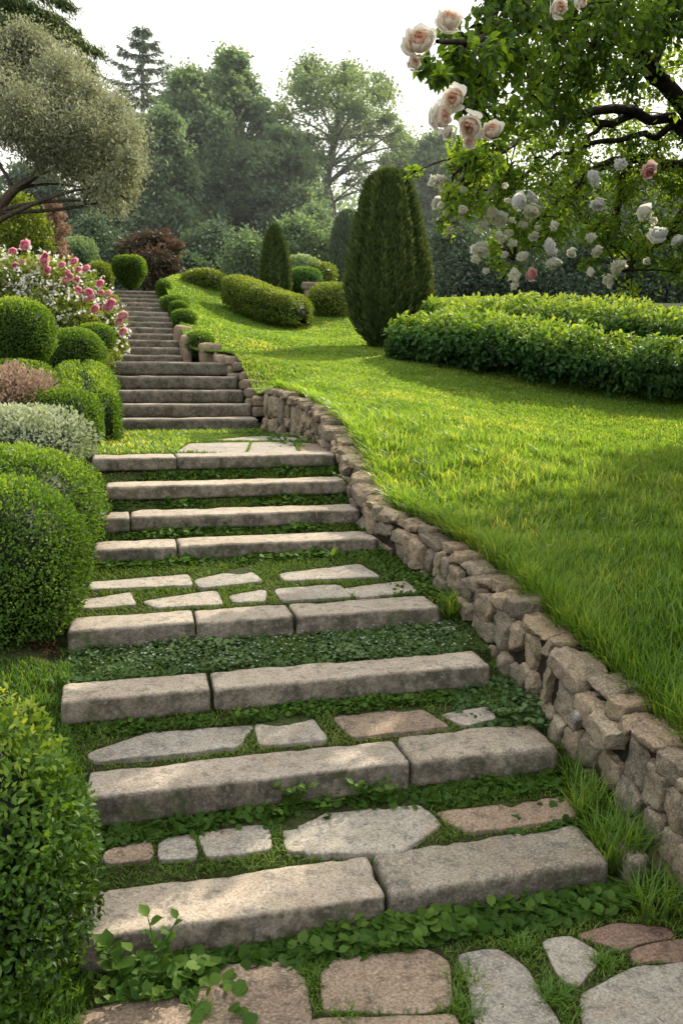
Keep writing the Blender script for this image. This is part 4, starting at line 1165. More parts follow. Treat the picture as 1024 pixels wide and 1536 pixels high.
for k in range(3):
    scatter(wm, TR, P + rb.normal(size=P.shape) * .012, rand_unit(rb, len(P)), rand_unit(rb, len(P)) + np.array([0, -1, .6]), .020 + .018 * rb.random(len(P)), rb.random(len(P)), .9)
o = wm.build('white_blossoms', MAT['white'], root); o['kind'] = 'stuff'

def rose_mesh(m, rng, R=.5, npet=26):
    """globe shaped bloom of overlapping cupped petals, opening along +z"""
    a, b = np.meshgrid(np.linspace(-1, 1, 6), np.linspace(0, 1, 6), indexing='ij')
    a = a.ravel(); b = b.ravel()
    th_, ph_ = np.meshgrid(np.linspace(0, 2 * pi, 8, endpoint=False), np.linspace(-pi / 2, pi / 2, 6), indexing='ij')
    m.add(np.stack([np.cos(th_) * np.cos(ph_) * .11, np.sin(th_) * np.cos(ph_) * .11, np.sin(ph_) * .14], -1).reshape(-1, 3) * 2 * R, grid_faces(8, 6, True), .05)
    for k in range(npet):
        t = k / (npet - 1)
        rad = (.10 + .36 * t ** .75) * (1 + .08 * rng.normal())
        a0 = k * 2.39996 + rng.normal() * .15
        top = (.93 - .42 * t ** 1.3 + .05 * rng.normal())
        ph = pi * (.12 + (top - .12) * b)
        hw = (1.05 - .35 * t) * (.30 + .70 * np.sin(np.clip(b * .62 + .12, 0, 1) * pi) ** .8)
        ang = a0 + a * hw
        r = rad * np.sin(ph) * (1 + (.32 * t * b ** 3)) * (1 + .05 * rng.normal())
        z = -rad * 1.1 * np.cos(ph) - .10 * a ** 2 * b * t
        lip = .05 * np.sin(a * 4 + k) * b ** 3
        V = np.stack([(r + lip) * np.cos(ang), (r + lip) * np.sin(ang), z + lip * .8], 1) * (2 * R)
        m.add(V, grid_faces(6, 6), np.clip(.05 + .75 * t + .28 * b - .1 + rng.normal() * .06, 0, 1))

def fluffy_mesh(m, rng, npet=32, R=.5):
    """ruffled round flower head made of many small petals"""
    a, b = np.meshgrid(np.linspace(-1, 1, 3), np.linspace(0, 1, 3), indexing='ij')
    a = a.ravel(); b = b.ravel()
    for k in range(npet):
        d = rand_unit(rng, 1)[0]; d[2] = abs(d[2]) * 1.1 - .35; d /= np.linalg.norm(d)
        q = rand_unit(rng, 1)[0]; s_ = norm(np.cross(d, q)[None])[0]; u_ = np.cross(s_, d)
        L = .30 + .16 * rng.random(); c = d * (.22 + .12 * rng.random()) * np.array([1, 1, .9])
        V = c + s_ * (a * .27 * np.sin(np.clip(b * .8 + .15, 0, 1) * pi))[:, None] * 1.0 + (d * .62 + u_ * .78) * (b * L)[:, None] - d * (.12 * a ** 2)[:, None] - u_ * (.1 * b ** 2)[:, None]
        m.add(V * 2 * R * .9, grid_faces(3, 3), np.clip(.35 + .55 * rng.random(), 0, 1))

def bloom_proto(mat, seed, rings=None):
    m = M(); r = R8(seed)
    if rings: fluffy_mesh(m, r)
    else: rose_mesh(m, r, .5)
    V = np.concatenate(m.V)
    return m
def blossom(proto, mat, pos, size, facing, parent, label=None, first={}):
    key = (id(proto), mat)
    if key not in first:
        o = proto.build('blossom', MAT[mat], None, origin=(0, 0, 0))
        first[key] = o
    else:
        o = first[key].copy(); COL.objects.link(o)
    o.parent = parent
    loc = np.asarray(pos, float) - np.array(parent.location)
    o.location = [float(q) for q in loc]
    o.scale = (size, size, size)
    from mathutils import Vector
    q = Vector([float(c) for c in facing]).to_track_quat('Z', 'Y')
    o.rotation_mode = 'QUATERNION'; o.rotation_quaternion = q
    if label: o['label'] = label
    return o
PR = bloom_proto('peach', 71)
PS = bloom_proto('cream', 72, 1)
PS2 = bloom_proto('cream', 73, 1)
for (px, py, r, c) in [(96, 408, 8, 'pink'), (104, 414, 8, 'palepink'), (88, 402, 7, 'pink'), (120, 432, 8, 'pink'), (128, 446, 7, 'palepink'), (146, 450, 8, 'pink'), (164, 462, 8, 'pink'), (168, 474, 7, 'palepink'), (160, 440, 7, 'pink'), (112, 404, 6, 'pink'), (28, 372, 10, 'pink'), (17, 374, 9, 'pink'), (18, 392, 6, 'pink'), (58, 384, 8, 'pink'), (72, 388, 7, 'pink'), (78, 398, 7, 'pink'), (127, 402, 9, 'pink'), (131, 412, 8, 'pink'), (110, 420, 6, 'palepink'),
                       (140, 424, 8, 'pink'), (134, 436, 7, 'palepink'), (152, 426, 6, 'pink'), (158, 450, 8, 'palepink'), (136, 440, 8, 'pink'), (148, 436, 7, 'palepink'), (173, 458, 9, 'pink'), (186, 468, 10, 'palepink'), (178, 472, 8, 'palepink'), (187, 494, 9, 'palepink'), (180, 505, 7, 'palepink'), (64, 394, 6, 'palepink'), (124, 424, 7, 'palepink'), (44, 382, 6, 'palepink')]:
    Y = 10.25; px += rb.normal() * 9; py += rb.normal() * 7 + 3
    blossom(PR, c, at(px, py, Y), rb.uniform(1.15, 1.6) * r / FPX * Y, (rb.normal() * .4, -1, .5 + rb.normal() * .3), root)

# topiary at the head of the stairs
def goblet():
    c = at(196, 432, 16.9)
    root = thing('clipped_topiary', c, 'flat topped clipped topiary on a short stem at the head of the stairs', 'topiary')
    r = R8(81); m = M()
    n = 9000; s_ = .285
    d = rand_unit(r, n)
    cc = c + np.array([0, 0, .30])
    rad = superell(d, s_, s_, .28, 5.)
    P = d * rad[:, None]
    tap = np.where(P[:, 2] < 0, 1 + .55 * P[:, 2] / .28, 1)[:, None]
    P = P * np.concatenate([tap, tap, np.ones_like(tap)], 1)
    leaf_skin(m, P + cc, norm(d), .035, r, thick=.05, tipbright=.6)
    th, ph = np.meshgrid(np.linspace(0, 2 * pi, 24, endpoint=False), np.linspace(-pi / 2, pi / 2, 12), indexing='ij')
    d = np.stack([np.cos(th) * np.cos(ph), np.sin(th) * np.cos(ph), np.sin(ph)], -1).reshape(-1, 3)
    P = d * superell(d, s_, s_, .28, 5.)[:, None] * .88
    tap = np.where(P[:, 2] < 0, 1 + .55 * P[:, 2] / .28, 1)
    P[:, 0] *= tap; P[:, 1] *= tap
    m.add(P + cc, grid_faces(24, 12, True), 0.)
    m.build('foliage', MAT['box'], root)
    s = M(); tube(s, [c - np.array([0, 0, .3]), c, c + np.array([0, 0, .2])], [.05, .04, .03], 7)
    s.build('stem', MAT['darkbark'], root)
goblet()
c = at(150, 415, 17.5)
shrub('round_shrub', c, .24, .3, .26, 4500, .04, 'rounded yellow green shrub left of the flat topped topiary', 'shrub', 'ygreen', rng_seed=82, thick=.08)
shrub('dark_shrub', at(118, 385, 18.5), .38, .4, .32, 4500, .055, 'grey green shrub behind the roses at the head of the stairs', 'shrub', 'farleaf', rng_seed=83, thick=.2, lump=.2)

# red leaved shrub at the head of the stairs
def cloud_shrub(name, pts, size, per, label, cat, mat, seed, group=None, aspect=.6, zbase=None, flat=.8, shell=.5, tpl=T4):
    r = R8(seed)
    C = np.array([at(a, b, Y) for a, b, Y, q in pts]); RR = np.array([q / FPX * Y for a, b, Y, q in pts])
    lo = C[np.argmin(C[:, 2])]; zb = zbase if zbase is not None else lo[2] - RR.min()
    base = np.array([C[:, 0].mean(), C[:, 1].mean(), zb])
    root = thing(name, base, label, cat, group)
    m = M()
    clump_leaves(m, C, RR, (RR ** 2 * per).astype(int) + 60, size, r, tpl, aspect, shell=shell, flat=flat)
    m.build('foliage', MAT[mat], root)
    s = M()
    for c in C[::2]:
        tube(s, bez(base - np.array([0, 0, .3]), base * .5 + c * .5 + np.array([0, 0, .1]), c, 6), np.linspace(.05, .015, 6), 5)
    s.build('stems', MAT['darkbark'], root)
    return root
cloud_shrub('red_leaved_shrub', [(195, 372, 20, 24), (220, 362, 20.3, 24), (245, 362, 20.5, 24), (262, 372, 20, 18), (205, 395, 19.6, 26), (235, 390, 19.6, 30), (255, 400, 19.8, 22), (228, 415, 19.5, 24), (250, 422, 19.7, 16), (190, 392, 20, 16)],
            .09, 3600, 'bushy red tinged shrub behind the head of the stairs', 'shrub', 'redleaf', 84, zbase=3.3)

# lawn hedges and shrubs in the middle distance
def cpt(px, py, Y): return at(px, py, Y)
def pz(px, Y, z): 
    q = at(px, 500, Y); return (q[0], q[1], z)
b = [lawn_z(*pz(px, Y, 0)[:2])[0] for px, Y in [(352, 16.9), (400, 16.3), (456, 15.8)]]
hedge_thing('clipped_hedge', [pz(352, 16.9, b[0] - .02), pz(400, 16.3, b[1] - .02), pz(456, 15.8, b[2] - .02)], .46, [.66, .66, .58], 17000, .042,
            'curved clipped hedge alone on the upper lawn', 'hedge', 'ygreen', 91, thick=.10, lump=.05, e=3.0, tipbright=.45, base=.38)
c = at(306, 424, 18.0); 
shrub('lawn_shrub', c, .44, .40, .23, 7000, .045, 'low rounded hedge shrub at the top left of the lawn', 'shrub', 'ygreen', rng_seed=92, thick=.09, base=.35, e=2.8)
c = at(497, 455, 17.6)
shrub('lawn_shrub', c, .46, .5, .36, 7000, .05, 'loose light green shrub between the clipped hedge and the tall cypress', 'shrub', 'ygreen', rng_seed=93, thick=.12, base=.4, lump=.12)
shrub('lawn_shrub', at(455, 421, 20.5), .42, .4, .26, 4500, .05, 'round green shrub behind the curved clipped hedge', 'shrub', 'hedge', rng_seed=94, thick=.1)
shrub('lawn_shrub', at(448, 407, 22.5), .60, .5, .34, 4500, .06, 'hazy round shrub in front of the pale rocks', 'shrub', 'farlight', rng_seed=95, thick=.12)
shrub('lawn_shrub', at(478, 412, 22.5), .45, .5, .25, 3500, .06, 'low hazy shrub right of the pale rocks', 'shrub', 'ygreen', rng_seed=96, thick=.12)
for i, (px, py, Y, a, h, lab) in enumerate([(456, 398, 24.5, .42, .38, 'larger pale pointed rock behind the lawn shrubs'), (441, 403, 24.2, .30, .26, 'smaller pale rock left of the pointed one')]):
    q = at(px, py, Y); m = M()
    stone(m, q - np.array([0, 0, .1]), (1, 0, 0), (0, 1, 0), AXZ, (a, .3, h), r=.2, res=.08, amp=.14, f=2.2, seed=700 + i, taper=-.35)
    tag(m.build('rock', MAT['rock'], origin=q), lab, 'rock', 'pale rocks behind the lawn')
q = at(490, 428, 19.5); m = M()
for k in range(7):
    stone(m, q + np.array([-.45 + k * .2, .02 * k, -.02]), (1, 0, 0), (0, 1, 0), AXZ, (.115, .16, .09), r=.03, res=.05, amp=.02, f=5, seed=720 + k)
    stone(m, q + np.array([-.40 + k * .2, .02 * k, -.20]), (1, 0, 0), (0, 1, 0), AXZ, (.115, .15, .1), r=.03, res=.05, amp=.02, f=5, seed=740 + k)
tag(m.build('low_stone_wall', MAT['coping'], origin=q), 'short low stone wall far back between the shrubs and the tall cypress', 'stone wall')

def cypress(name, base, h, prof, n, size, label, seed, group=None, mat='conifer', stem=True):
    r = R8(seed); base = np.array(base, float)
    root = thing(name, base, label, 'cypress', group)
    zs, rs = np.array(prof).T
    f = r.random(n); z = f
    w = np.interp(f, zs, rs)
    keep = r.random(n) < (w / rs.max()) * .85 + .15
    f = f[keep]; w = w[keep]; n = len(f)
    a = r.random(n) * 2 * pi
    C3 = np.stack([np.cos(a) * 2.2, np.sin(a) * 2.2, f * 2], 1)
    ridges = .14 * vnoise(C3 * np.array([2.2, 2.2, .8]), 1.0, 2, seed) + .075 * vnoise(C3 * np.array([5, 5, 2.]), 1.0, 2, seed + 1)
    dep = r.random(n) ** 1.5
    rad = w * (1 + ridges * 1.3) * (1 - .16 * dep)
    P = base + np.stack([np.cos(a) * rad, np.sin(a) * rad, f * h], 1)
    out = np.stack([np.cos(a), np.sin(a), 0 * a], 1)
    D = out * .55 + np.array([0, 0, .8]) + rand_unit(r, n) * .45
    N = out + rand_unit(r, n) * .6
    m = M()
    rr = np.clip(.42 + 1.7 * ridges + .35 * (r.random(n) - .5) - .3 * dep + .2, .03, 1)
    scatter(m, T4, P, D, N, size * (.6 + .8 * r.random(n)), rr, .26)
    th, ff = np.meshgrid(np.linspace(0, 2 * pi, 28, endpoint=False), np.linspace(.03, .985, 24), indexing='ij')
    ww = np.interp(ff, zs, rs) * .82
    V = np.stack([np.cos(th) * ww, np.sin(th) * ww, ff * h], -1).reshape(-1, 3) + base
    m.add(V, grid_faces(28, 24, True), 0.)
    m.build('foliage', MAT[mat], root)
    s = M()
    tube(s, [base - np.array([0, 0, .3]), base + np.array([.01, 0, h * .1]), base + np.array([0, 0, h * .5])], np.array([.09, .08, .04]) * (h / 2.6), 8, rough=.15)
    for k in range(4):
        a = k * 1.6 + .4
        tube(s, bez(base - np.array([0, 0, .1]), base + np.array([cos(a) * .12, sin(a) * .12, .2]) * (h / 2.6), base + np.array([cos(a) * .3, sin(a) * .3, .6]) * (h / 2.6), 5), np.linspace(.05, .02, 5) * (h / 2.6), 6)
    s.build('trunk', MAT['bark'], root)
    return root
q = at(580, 512, 13.2); zb = float(lawn_z(q[0], q[1])[0])
top = at(575, 264, 13.2)[2]
cypress('clipped_cypress', (q[0], q[1], zb), top - zb, [(0, .22), (.05, .33), (.12, .46), (.28, .585), (.40, .575), (.55, .52), (.72, .44), (.86, .36), (.95, .285), (.985, .22), (1.0, .12)], 62000, .105,
        'large broad conical cypress standing on the lawn at the end of the hedge', 101)
q = at(413, 432, 19.0); zb = q[2] - .1; top = at(413, 339, 19.0)[2]
cypress('clipped_cypress', (q[0], q[1], zb), top - zb, [(0, .30), (.1, .33), (.35, .31), (.6, .25), (.8, .17), (.93, .09), (1, .02)], 14000, .085, 'small pointed cypress behind the curved clipped hedge', 102)
q = at(520, 418, 27.0); top = at(520, 318, 27.0)[2]
cypress('clipped_cypress', (q[0], q[1], q[2] - .3), top - q[2] + .3, [(0, .40), (.2, .46), (.5, .46), (.75, .38), (.9, .26), (1, .08)], 12000, .12, 'dark rounded conifer half hidden behind the large cypress', 103, mat='fardark')

# long hedges at the right
def hp(px, py, Y): 
    q = at(px, py, Y); return (q[0], q[1], float(lawn_z(q[0], q[1])[0]) - .05)
hedge_thing('broad_leaved_hedge', [hp(600, 528, 11.9), hp(690, 548, 11.3), hp(800, 572, 10.7), hp(920, 592, 10.3), hp(1060, 610, 10.1), hp(1260, 630, 10.0)], [.50, .62, .66, .66, .66, .66], [.50, .60, .60, .58, .56, .54], 36000, .075,
            'long loose broad leaved hedge along the lawn at the right', 'hedge', 'hedge', 111, tpl=T6, aspect=.62, thick=.28, lump=.26, out=.6, droop=.55, up=.3, tipbright=.75, freq=2.5, base=.42, e=2.2)
hedge_thing('low_hedge', [hp(640, 480, 13.4), hp(760, 490, 13.0), hp(900, 505, 12.6), hp(1060, 515, 12.3), hp(1250, 525, 12.0)], 1.15, [.74, .70, .64, .60, .60], 34000, .075,
            'flat spreading hedge mass directly behind the broad leaved hedge', 'hedge', 'hedge', 112, tpl=T6, aspect=.6, thick=.26, lump=.24, tipbright=.9, base=.46, e=2.2, droop=.2)

# mulch bed under the big box
m = M(); n = 5000
v = S[3].v - .05 + rng.random(n) * .7; u = uleft(v) - .03 - rng.random(n) * .75
x, y = uv2xy(u, v); Q = np.stack([x, y, corr_xy(x, y) + .008 + .02 * rng.random(n)], 1)
scatter(m, T4, Q, rand_unit(rng, n) * np.array([1, 1, .25]), np.array([0, 0, 1.]) + rand_unit(rng, n) * .5, .016 + .015 * rng.random(n), rng.random(n), .45)
tag(m.build('bark_mulch', MAT['mulch']), 'reddish brown bark mulch on the bare bed under the big box shrub', 'mulch', kind='stuff')
# ------------------------------------------------------------------ trees
def limb_tree(name, base, fork, clumps, leaf, per, label, mat, bark, seed, cat='tree', group=None, tr=.2, aspect=.6, shell=.35, flat=.75, droop=0., tpl=T4, twig=True, base_r=.45, trunk_path=None):
    """tapered trunk from base to fork, limbs out to every leaf clump"""
    r = R8(seed); base = np.array(base, float); fork = np.array(fork, float)
    root = thing(name, base, label, cat, group)
    C = np.array([c[:3] for c in clumps], float); RR = np.array([c[3] for c in clumps], float)
    t = M()
    top = C[np.argmax(C[:, 2])]
    path = trunk_path if trunk_path is not None else np.vstack([base - np.array([0, 0, .4]), bez(base, (base + fork) / 2 + r.normal(size=3) * .1 * np.linalg.norm(fork - base), fork, 6), bez(fork, fork + (fork - base) * .3, top * .7 + fork * .3, 6)[1:]])
    path = np.asarray(path, float)
    rad = tr * np.linspace(1.15, .22, len(path))
    tube(t, path, rad, 9, rough=.12, seed=seed)
    for ci_, (c, q) in enumerate(zip(C, RR)):
        if len(C) > 40 and ci_ % 3 and name != 'broadleaf_tree': continue
        k = r.integers(len(path) // 3, len(path) - 1)
        low = path[max(1, len(path) // 3):]
        dz = c[2] - low[:, 2]
        cand = np.where(dz > .1 * np.linalg.norm(c - low, axis=1) - .2)[0]
        j = cand[np.argmin(np.linalg.norm(low[cand] - c, axis=1) + r.random(len(cand)) * q * 4.)] if len(cand) else 0
        a = low[j]; ar = rad[max(1, len(path) // 3) + j]
        L = np.linalg.norm(c - a)
        midp = a * .5 + c * .5 + np.array([0, 0, .12 * L]) + r.normal(size=3) * .07 * L
        tube(t, bez(a, midp, c, 8), np.linspace(min(ar * .45, .022 * L + .008), .008 + .002 * L, 8), 6)
        if twig:
            for _ in range(3):
                e = c + rand_unit(r, 1)[0] * q * .8
                tube(t, bez(c - (c - a) * .12, (c + e) / 2, e, 5), np.linspace(.010 + .003 * L, .004, 5), 4)
    t.build('trunk', MAT[bark], root)
    m = M()
    clump_leaves(m, C, RR, (RR ** 2 * per).astype(int) + 30, leaf, r, tpl, aspect, shell=shell, flat=flat, droop=droop, base=base_r, soft=.85)
    m.build('crown', MAT[mat], root)
    return root

def far_tree(px, Y, ytop, wpx, ybot, label, mat, seed, leaf=.2, per=300, nclump=60, taper=.75, group='tall trees beyond the garden', bark='hazybark', name='broadleaf_tree', crl=.19, hollow=.0, lean=0.):
    r = R8(seed)
    base = at(px, 420, Y); base[2] = float(far_z(base[0], base[1])[0])
    ztop = at(px, ytop, Y)[2]; zbot = max(base[2] + .3, at(px, ybot, Y)[2]); hw = wpx / 2 / FPX * Y
    H = ztop - zbot; cz = zbot + H * .48
    cl = []
    for i in range(nclump):
        f = (i + r.random()) / nclump
        z = zbot + H * f
        w = hw * np.sqrt(max(.02, 1 - (abs(f - .42) / .62) ** 2.2)) * (1 if f < .6 else 1 - (f - .6) * (1 - taper))
        a = r.random() * 2 * pi; q = np.sqrt(r.random()) * .5 + .5 if r.random() > .25 else r.random()
        rr = hw * crl * (1.5 + 1.1 * r.random()) * (1 - .35 * f)
        cl.append((base[0] + cos(a) * q * max(.1, w - rr * .5) + lean * f, base[1] + sin(a) * q * max(.1, w - rr * .5), z, rr))
    fork = np.array([base[0] + lean * .3, base[1], base[2] + (ztop - base[2]) * .35])
    return limb_tree(name, base, fork, cl, leaf, per, label, mat, bark, seed, group=group, tr=.018 * (ztop - base[2]) + .05, shell=.25, twig=False)

TG = 'tall trees beyond the garden'
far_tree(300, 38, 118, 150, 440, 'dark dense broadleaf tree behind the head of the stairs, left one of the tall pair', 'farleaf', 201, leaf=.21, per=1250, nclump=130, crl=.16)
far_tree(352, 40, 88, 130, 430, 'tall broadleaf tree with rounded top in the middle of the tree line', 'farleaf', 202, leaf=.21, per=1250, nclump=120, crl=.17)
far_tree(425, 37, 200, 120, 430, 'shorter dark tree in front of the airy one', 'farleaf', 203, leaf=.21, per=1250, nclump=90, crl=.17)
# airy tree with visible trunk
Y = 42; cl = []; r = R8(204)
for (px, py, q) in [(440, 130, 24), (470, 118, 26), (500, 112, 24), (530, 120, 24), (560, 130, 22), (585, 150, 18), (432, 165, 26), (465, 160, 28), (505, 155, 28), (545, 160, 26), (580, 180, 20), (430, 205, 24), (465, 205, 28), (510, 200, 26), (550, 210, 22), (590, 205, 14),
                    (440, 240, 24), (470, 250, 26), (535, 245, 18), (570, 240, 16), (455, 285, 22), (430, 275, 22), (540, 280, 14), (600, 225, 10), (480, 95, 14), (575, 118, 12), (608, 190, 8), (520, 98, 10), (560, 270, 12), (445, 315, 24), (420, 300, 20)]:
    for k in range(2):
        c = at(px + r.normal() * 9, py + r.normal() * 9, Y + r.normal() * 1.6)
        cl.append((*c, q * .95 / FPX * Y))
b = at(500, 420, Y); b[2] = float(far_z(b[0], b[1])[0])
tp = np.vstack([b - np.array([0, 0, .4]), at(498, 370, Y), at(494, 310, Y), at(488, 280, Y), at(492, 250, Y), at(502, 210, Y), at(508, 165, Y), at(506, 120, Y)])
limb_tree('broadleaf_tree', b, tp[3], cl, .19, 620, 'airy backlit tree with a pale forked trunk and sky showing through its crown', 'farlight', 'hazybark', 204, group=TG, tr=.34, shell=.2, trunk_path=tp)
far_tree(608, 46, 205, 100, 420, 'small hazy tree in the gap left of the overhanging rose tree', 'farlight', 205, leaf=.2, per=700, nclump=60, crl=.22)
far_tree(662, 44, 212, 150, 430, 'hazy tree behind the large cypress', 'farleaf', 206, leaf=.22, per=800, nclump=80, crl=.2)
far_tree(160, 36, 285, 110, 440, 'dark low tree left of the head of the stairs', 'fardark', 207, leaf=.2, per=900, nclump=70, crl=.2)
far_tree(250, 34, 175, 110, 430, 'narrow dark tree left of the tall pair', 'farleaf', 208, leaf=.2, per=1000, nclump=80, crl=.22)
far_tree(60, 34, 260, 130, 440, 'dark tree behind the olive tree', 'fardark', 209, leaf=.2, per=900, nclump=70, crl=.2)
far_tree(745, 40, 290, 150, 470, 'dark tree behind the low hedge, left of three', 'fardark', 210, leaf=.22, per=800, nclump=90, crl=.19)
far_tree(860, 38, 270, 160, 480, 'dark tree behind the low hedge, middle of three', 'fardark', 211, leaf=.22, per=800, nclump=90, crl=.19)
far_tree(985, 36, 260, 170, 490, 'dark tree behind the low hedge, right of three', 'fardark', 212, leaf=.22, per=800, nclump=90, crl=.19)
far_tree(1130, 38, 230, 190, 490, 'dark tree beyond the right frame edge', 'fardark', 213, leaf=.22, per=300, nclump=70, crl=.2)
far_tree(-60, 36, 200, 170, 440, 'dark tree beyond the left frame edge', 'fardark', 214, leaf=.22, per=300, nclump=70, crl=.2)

# far wood closing the horizon
r = R8(220); m = M(); C = []; RR = []
for i in range(260):
    x = -70 + 140 * r.random(); y = 58 + 20 * r.random(); z = float(far_z(x, y)[0]); h = 2 + 8 * r.random()
    C.append((x, y, z + h)); RR.append(1.6 + 1.4 * r.random())
clump_leaves(m, C, RR, np.array(RR) ** 2 * 45, .5, r, shell=.3, flat=.9)
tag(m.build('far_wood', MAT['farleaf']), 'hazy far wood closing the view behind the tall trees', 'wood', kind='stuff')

# understory shrubs in front of the wood
UG = 'dark shrubs under the tall trees'
for i, (px, Y, ytop, w, yb, lab, mt) in enumerate([(150, 27, 330, 90, 430, 'dark evergreen shrub left of the red tinged shrub', 'fardark'), (320, 29, 345, 110, 430, 'dark shrub right of the red tinged shrub', 'fardark'),
        (372, 27, 352, 80, 430, 'grey green shrub left of the small pointed cypress', 'farleaf'), (455, 29, 335, 110, 425, 'hazy shrub behind the pale rocks', 'farleaf'), (475, 31, 310, 70, 420, 'taller hazy shrub beside the airy tree trunk', 'farleaf'),
        (285, 25, 385, 60, 430, 'low grey shrub at the edge of the wood above the lawn', 'fardark'), (690, 27, 330, 120, 460, 'dark bushy shrub right of the large cypress', 'fardark'), (790, 26, 345, 130, 470, 'dark bushy shrub behind the low hedge, left of centre', 'fardark'),
        (890, 25, 350, 130, 480, 'dark bushy shrub behind the low hedge, right of centre', 'fardark'), (1000, 24, 345, 130, 490, 'dark bushy shrub behind the low hedge at the right frame edge', 'fardark'), (560, 30, 320, 100, 430, 'dark shrub hidden behind the large cypress', 'fardark')]):
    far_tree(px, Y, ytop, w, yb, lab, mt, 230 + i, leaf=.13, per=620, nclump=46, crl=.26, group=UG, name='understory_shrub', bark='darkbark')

# tall spruce
def spruce():
    r = R8(250); Y = 45
    b = at(213, 420, Y); b[2] = float(far_z(b[0], b[1])[0]); top = at(214, 38, Y)
    root = thing('spruce_tree', b, 'tall narrow spruce with tiered branches rising above the tree line', 'spruce tree')
    t = M(); m = M()
    tube(t, [b - np.array([0, 0, .5]), (b + top) / 2, top], [.32, .2, .03], 8)
    H = top[2] - b[2]
    z = top[2] - .3; k = 0
    while z > b[2] + 2:
        f = (top[2] - z) / H
        L = (.2 + 8.5 * f ** .85) * (.7 + .6 * r.random()); L = min(L, 2.5 + .8 * r.random())
        for j in range(6):
            a = k * .9 + j * 2 * pi / 6 + r.normal() * .15
            Lj = L * (.65 + .5 * r.random())
            d = np.array([cos(a), sin(a), 0.])
            s0 = np.array([b[0] + (top[0] - b[0]) * (1 - f), b[1], z])
            e = s0 + d * Lj + np.array([0, 0, .10 * Lj])
            path = bez(s0, s0 + d * Lj * .55 + np.array([0, 0, -.16 * Lj]), e, 7)
            tube(t, path, np.linspace(.04, .01, 7), 4)
            n = int(70 * Lj) + 25
            q = r.random(n) ** .8
            P = np.stack([np.interp(q, np.linspace(0, 1, 7), path[:, c]) for c in range(3)], 1) + rand_unit(r, n) * .14 * np.array([1, 1, .5])
            side = np.cross(d, [0, 0, 1.])
            D = d * .5 + side * r.normal(size=(n, 1)) * .6 + np.array([0, 0, -.35]) + rand_unit(r, n) * .3
            scatter(m, T4, P, D, rand_unit(r, n) * .5 + np.array([0, 0, 1.]), .26 * (.6 + .7 * r.random(n)), r.random(n), .3)
        z -= .50 + .4 * f + .2 * r.random(); k += 1
    t.build('trunk', MAT['hazybark'], root); m.build('needles', MAT['farconifer'], root)
spruce()

# grey olive like tree at the upper left
r = R8(260); cl = []
for (px, py, q) in [(20, 75, 34), (60, 90, 36), (100, 115, 34), (135, 140, 32), (165, 170, 30), (190, 205, 28), (205, 235, 20), (30, 120, 40), (80, 150, 42), (125, 190, 40), (160, 225, 34), (190, 255, 24), (30, 170, 42), (80, 205, 42), (125, 240, 36), (165, 270, 28), (185, 290, 18),
                    (60, 225, 26), (100, 250, 28), (140, 285, 24), (-30, 110, 45), (-40, 170, 40), (-80, 140, 45), (15, 195, 26), (170, 305, 14), (40, 60, 20)]:
    for k in range(2):
        c = at(px + r.normal() * 6, py + r.normal() * 6, 14 + r.normal() * .55)
        cl.append((*c, q * .92 / FPX * 14))
b = at(-70, 420, 14.0); b[2] = 2.6
tp = np.vstack([b - np.array([0, 0, .3]), b, at(-38, 352, 14), at(-8, 318, 14), at(22, 285, 14), at(55, 262, 14), at(80, 225, 14), at(100, 170, 14)])
limb_tree('olive_tree', b, tp[3], cl, .060, 17000, 'grey green olive like tree with rounded drooping crown and leaning trunk at upper left', 'olive', 'bark', 260, tr=.115, aspect=.40, shell=.1, flat=.95, droop=.55, trunk_path=tp, base_r=.42)

# yellow green tree and brown shrub below it
cloud_shrub('yellow_green_shrub', [(10, 320, 15.5, 34), (40, 318, 15.5, 30), (60, 345, 15.4, 26), (15, 355, 15.2, 32), (45, 365, 15.2, 26), (-20, 330, 15.5, 35), (25, 300, 15.6, 22), (70, 370, 15.3, 16)], .07, 4200, 'sunlit yellow green shrub under the olive like tree', 'shrub', 'ygreen', 270, zbase=2.6)
cloud_shrub('brown_shrub', [(85, 325, 17, 16), (92, 345, 17, 16), (88, 368, 17, 18), (95, 385, 16.8, 16), (80, 310, 17, 14)], .07, 5200, 'brownish twiggy shrub between the yellow green one and the dark trees', 'shrub', 'pinkmix', 271, zbase=2.9)

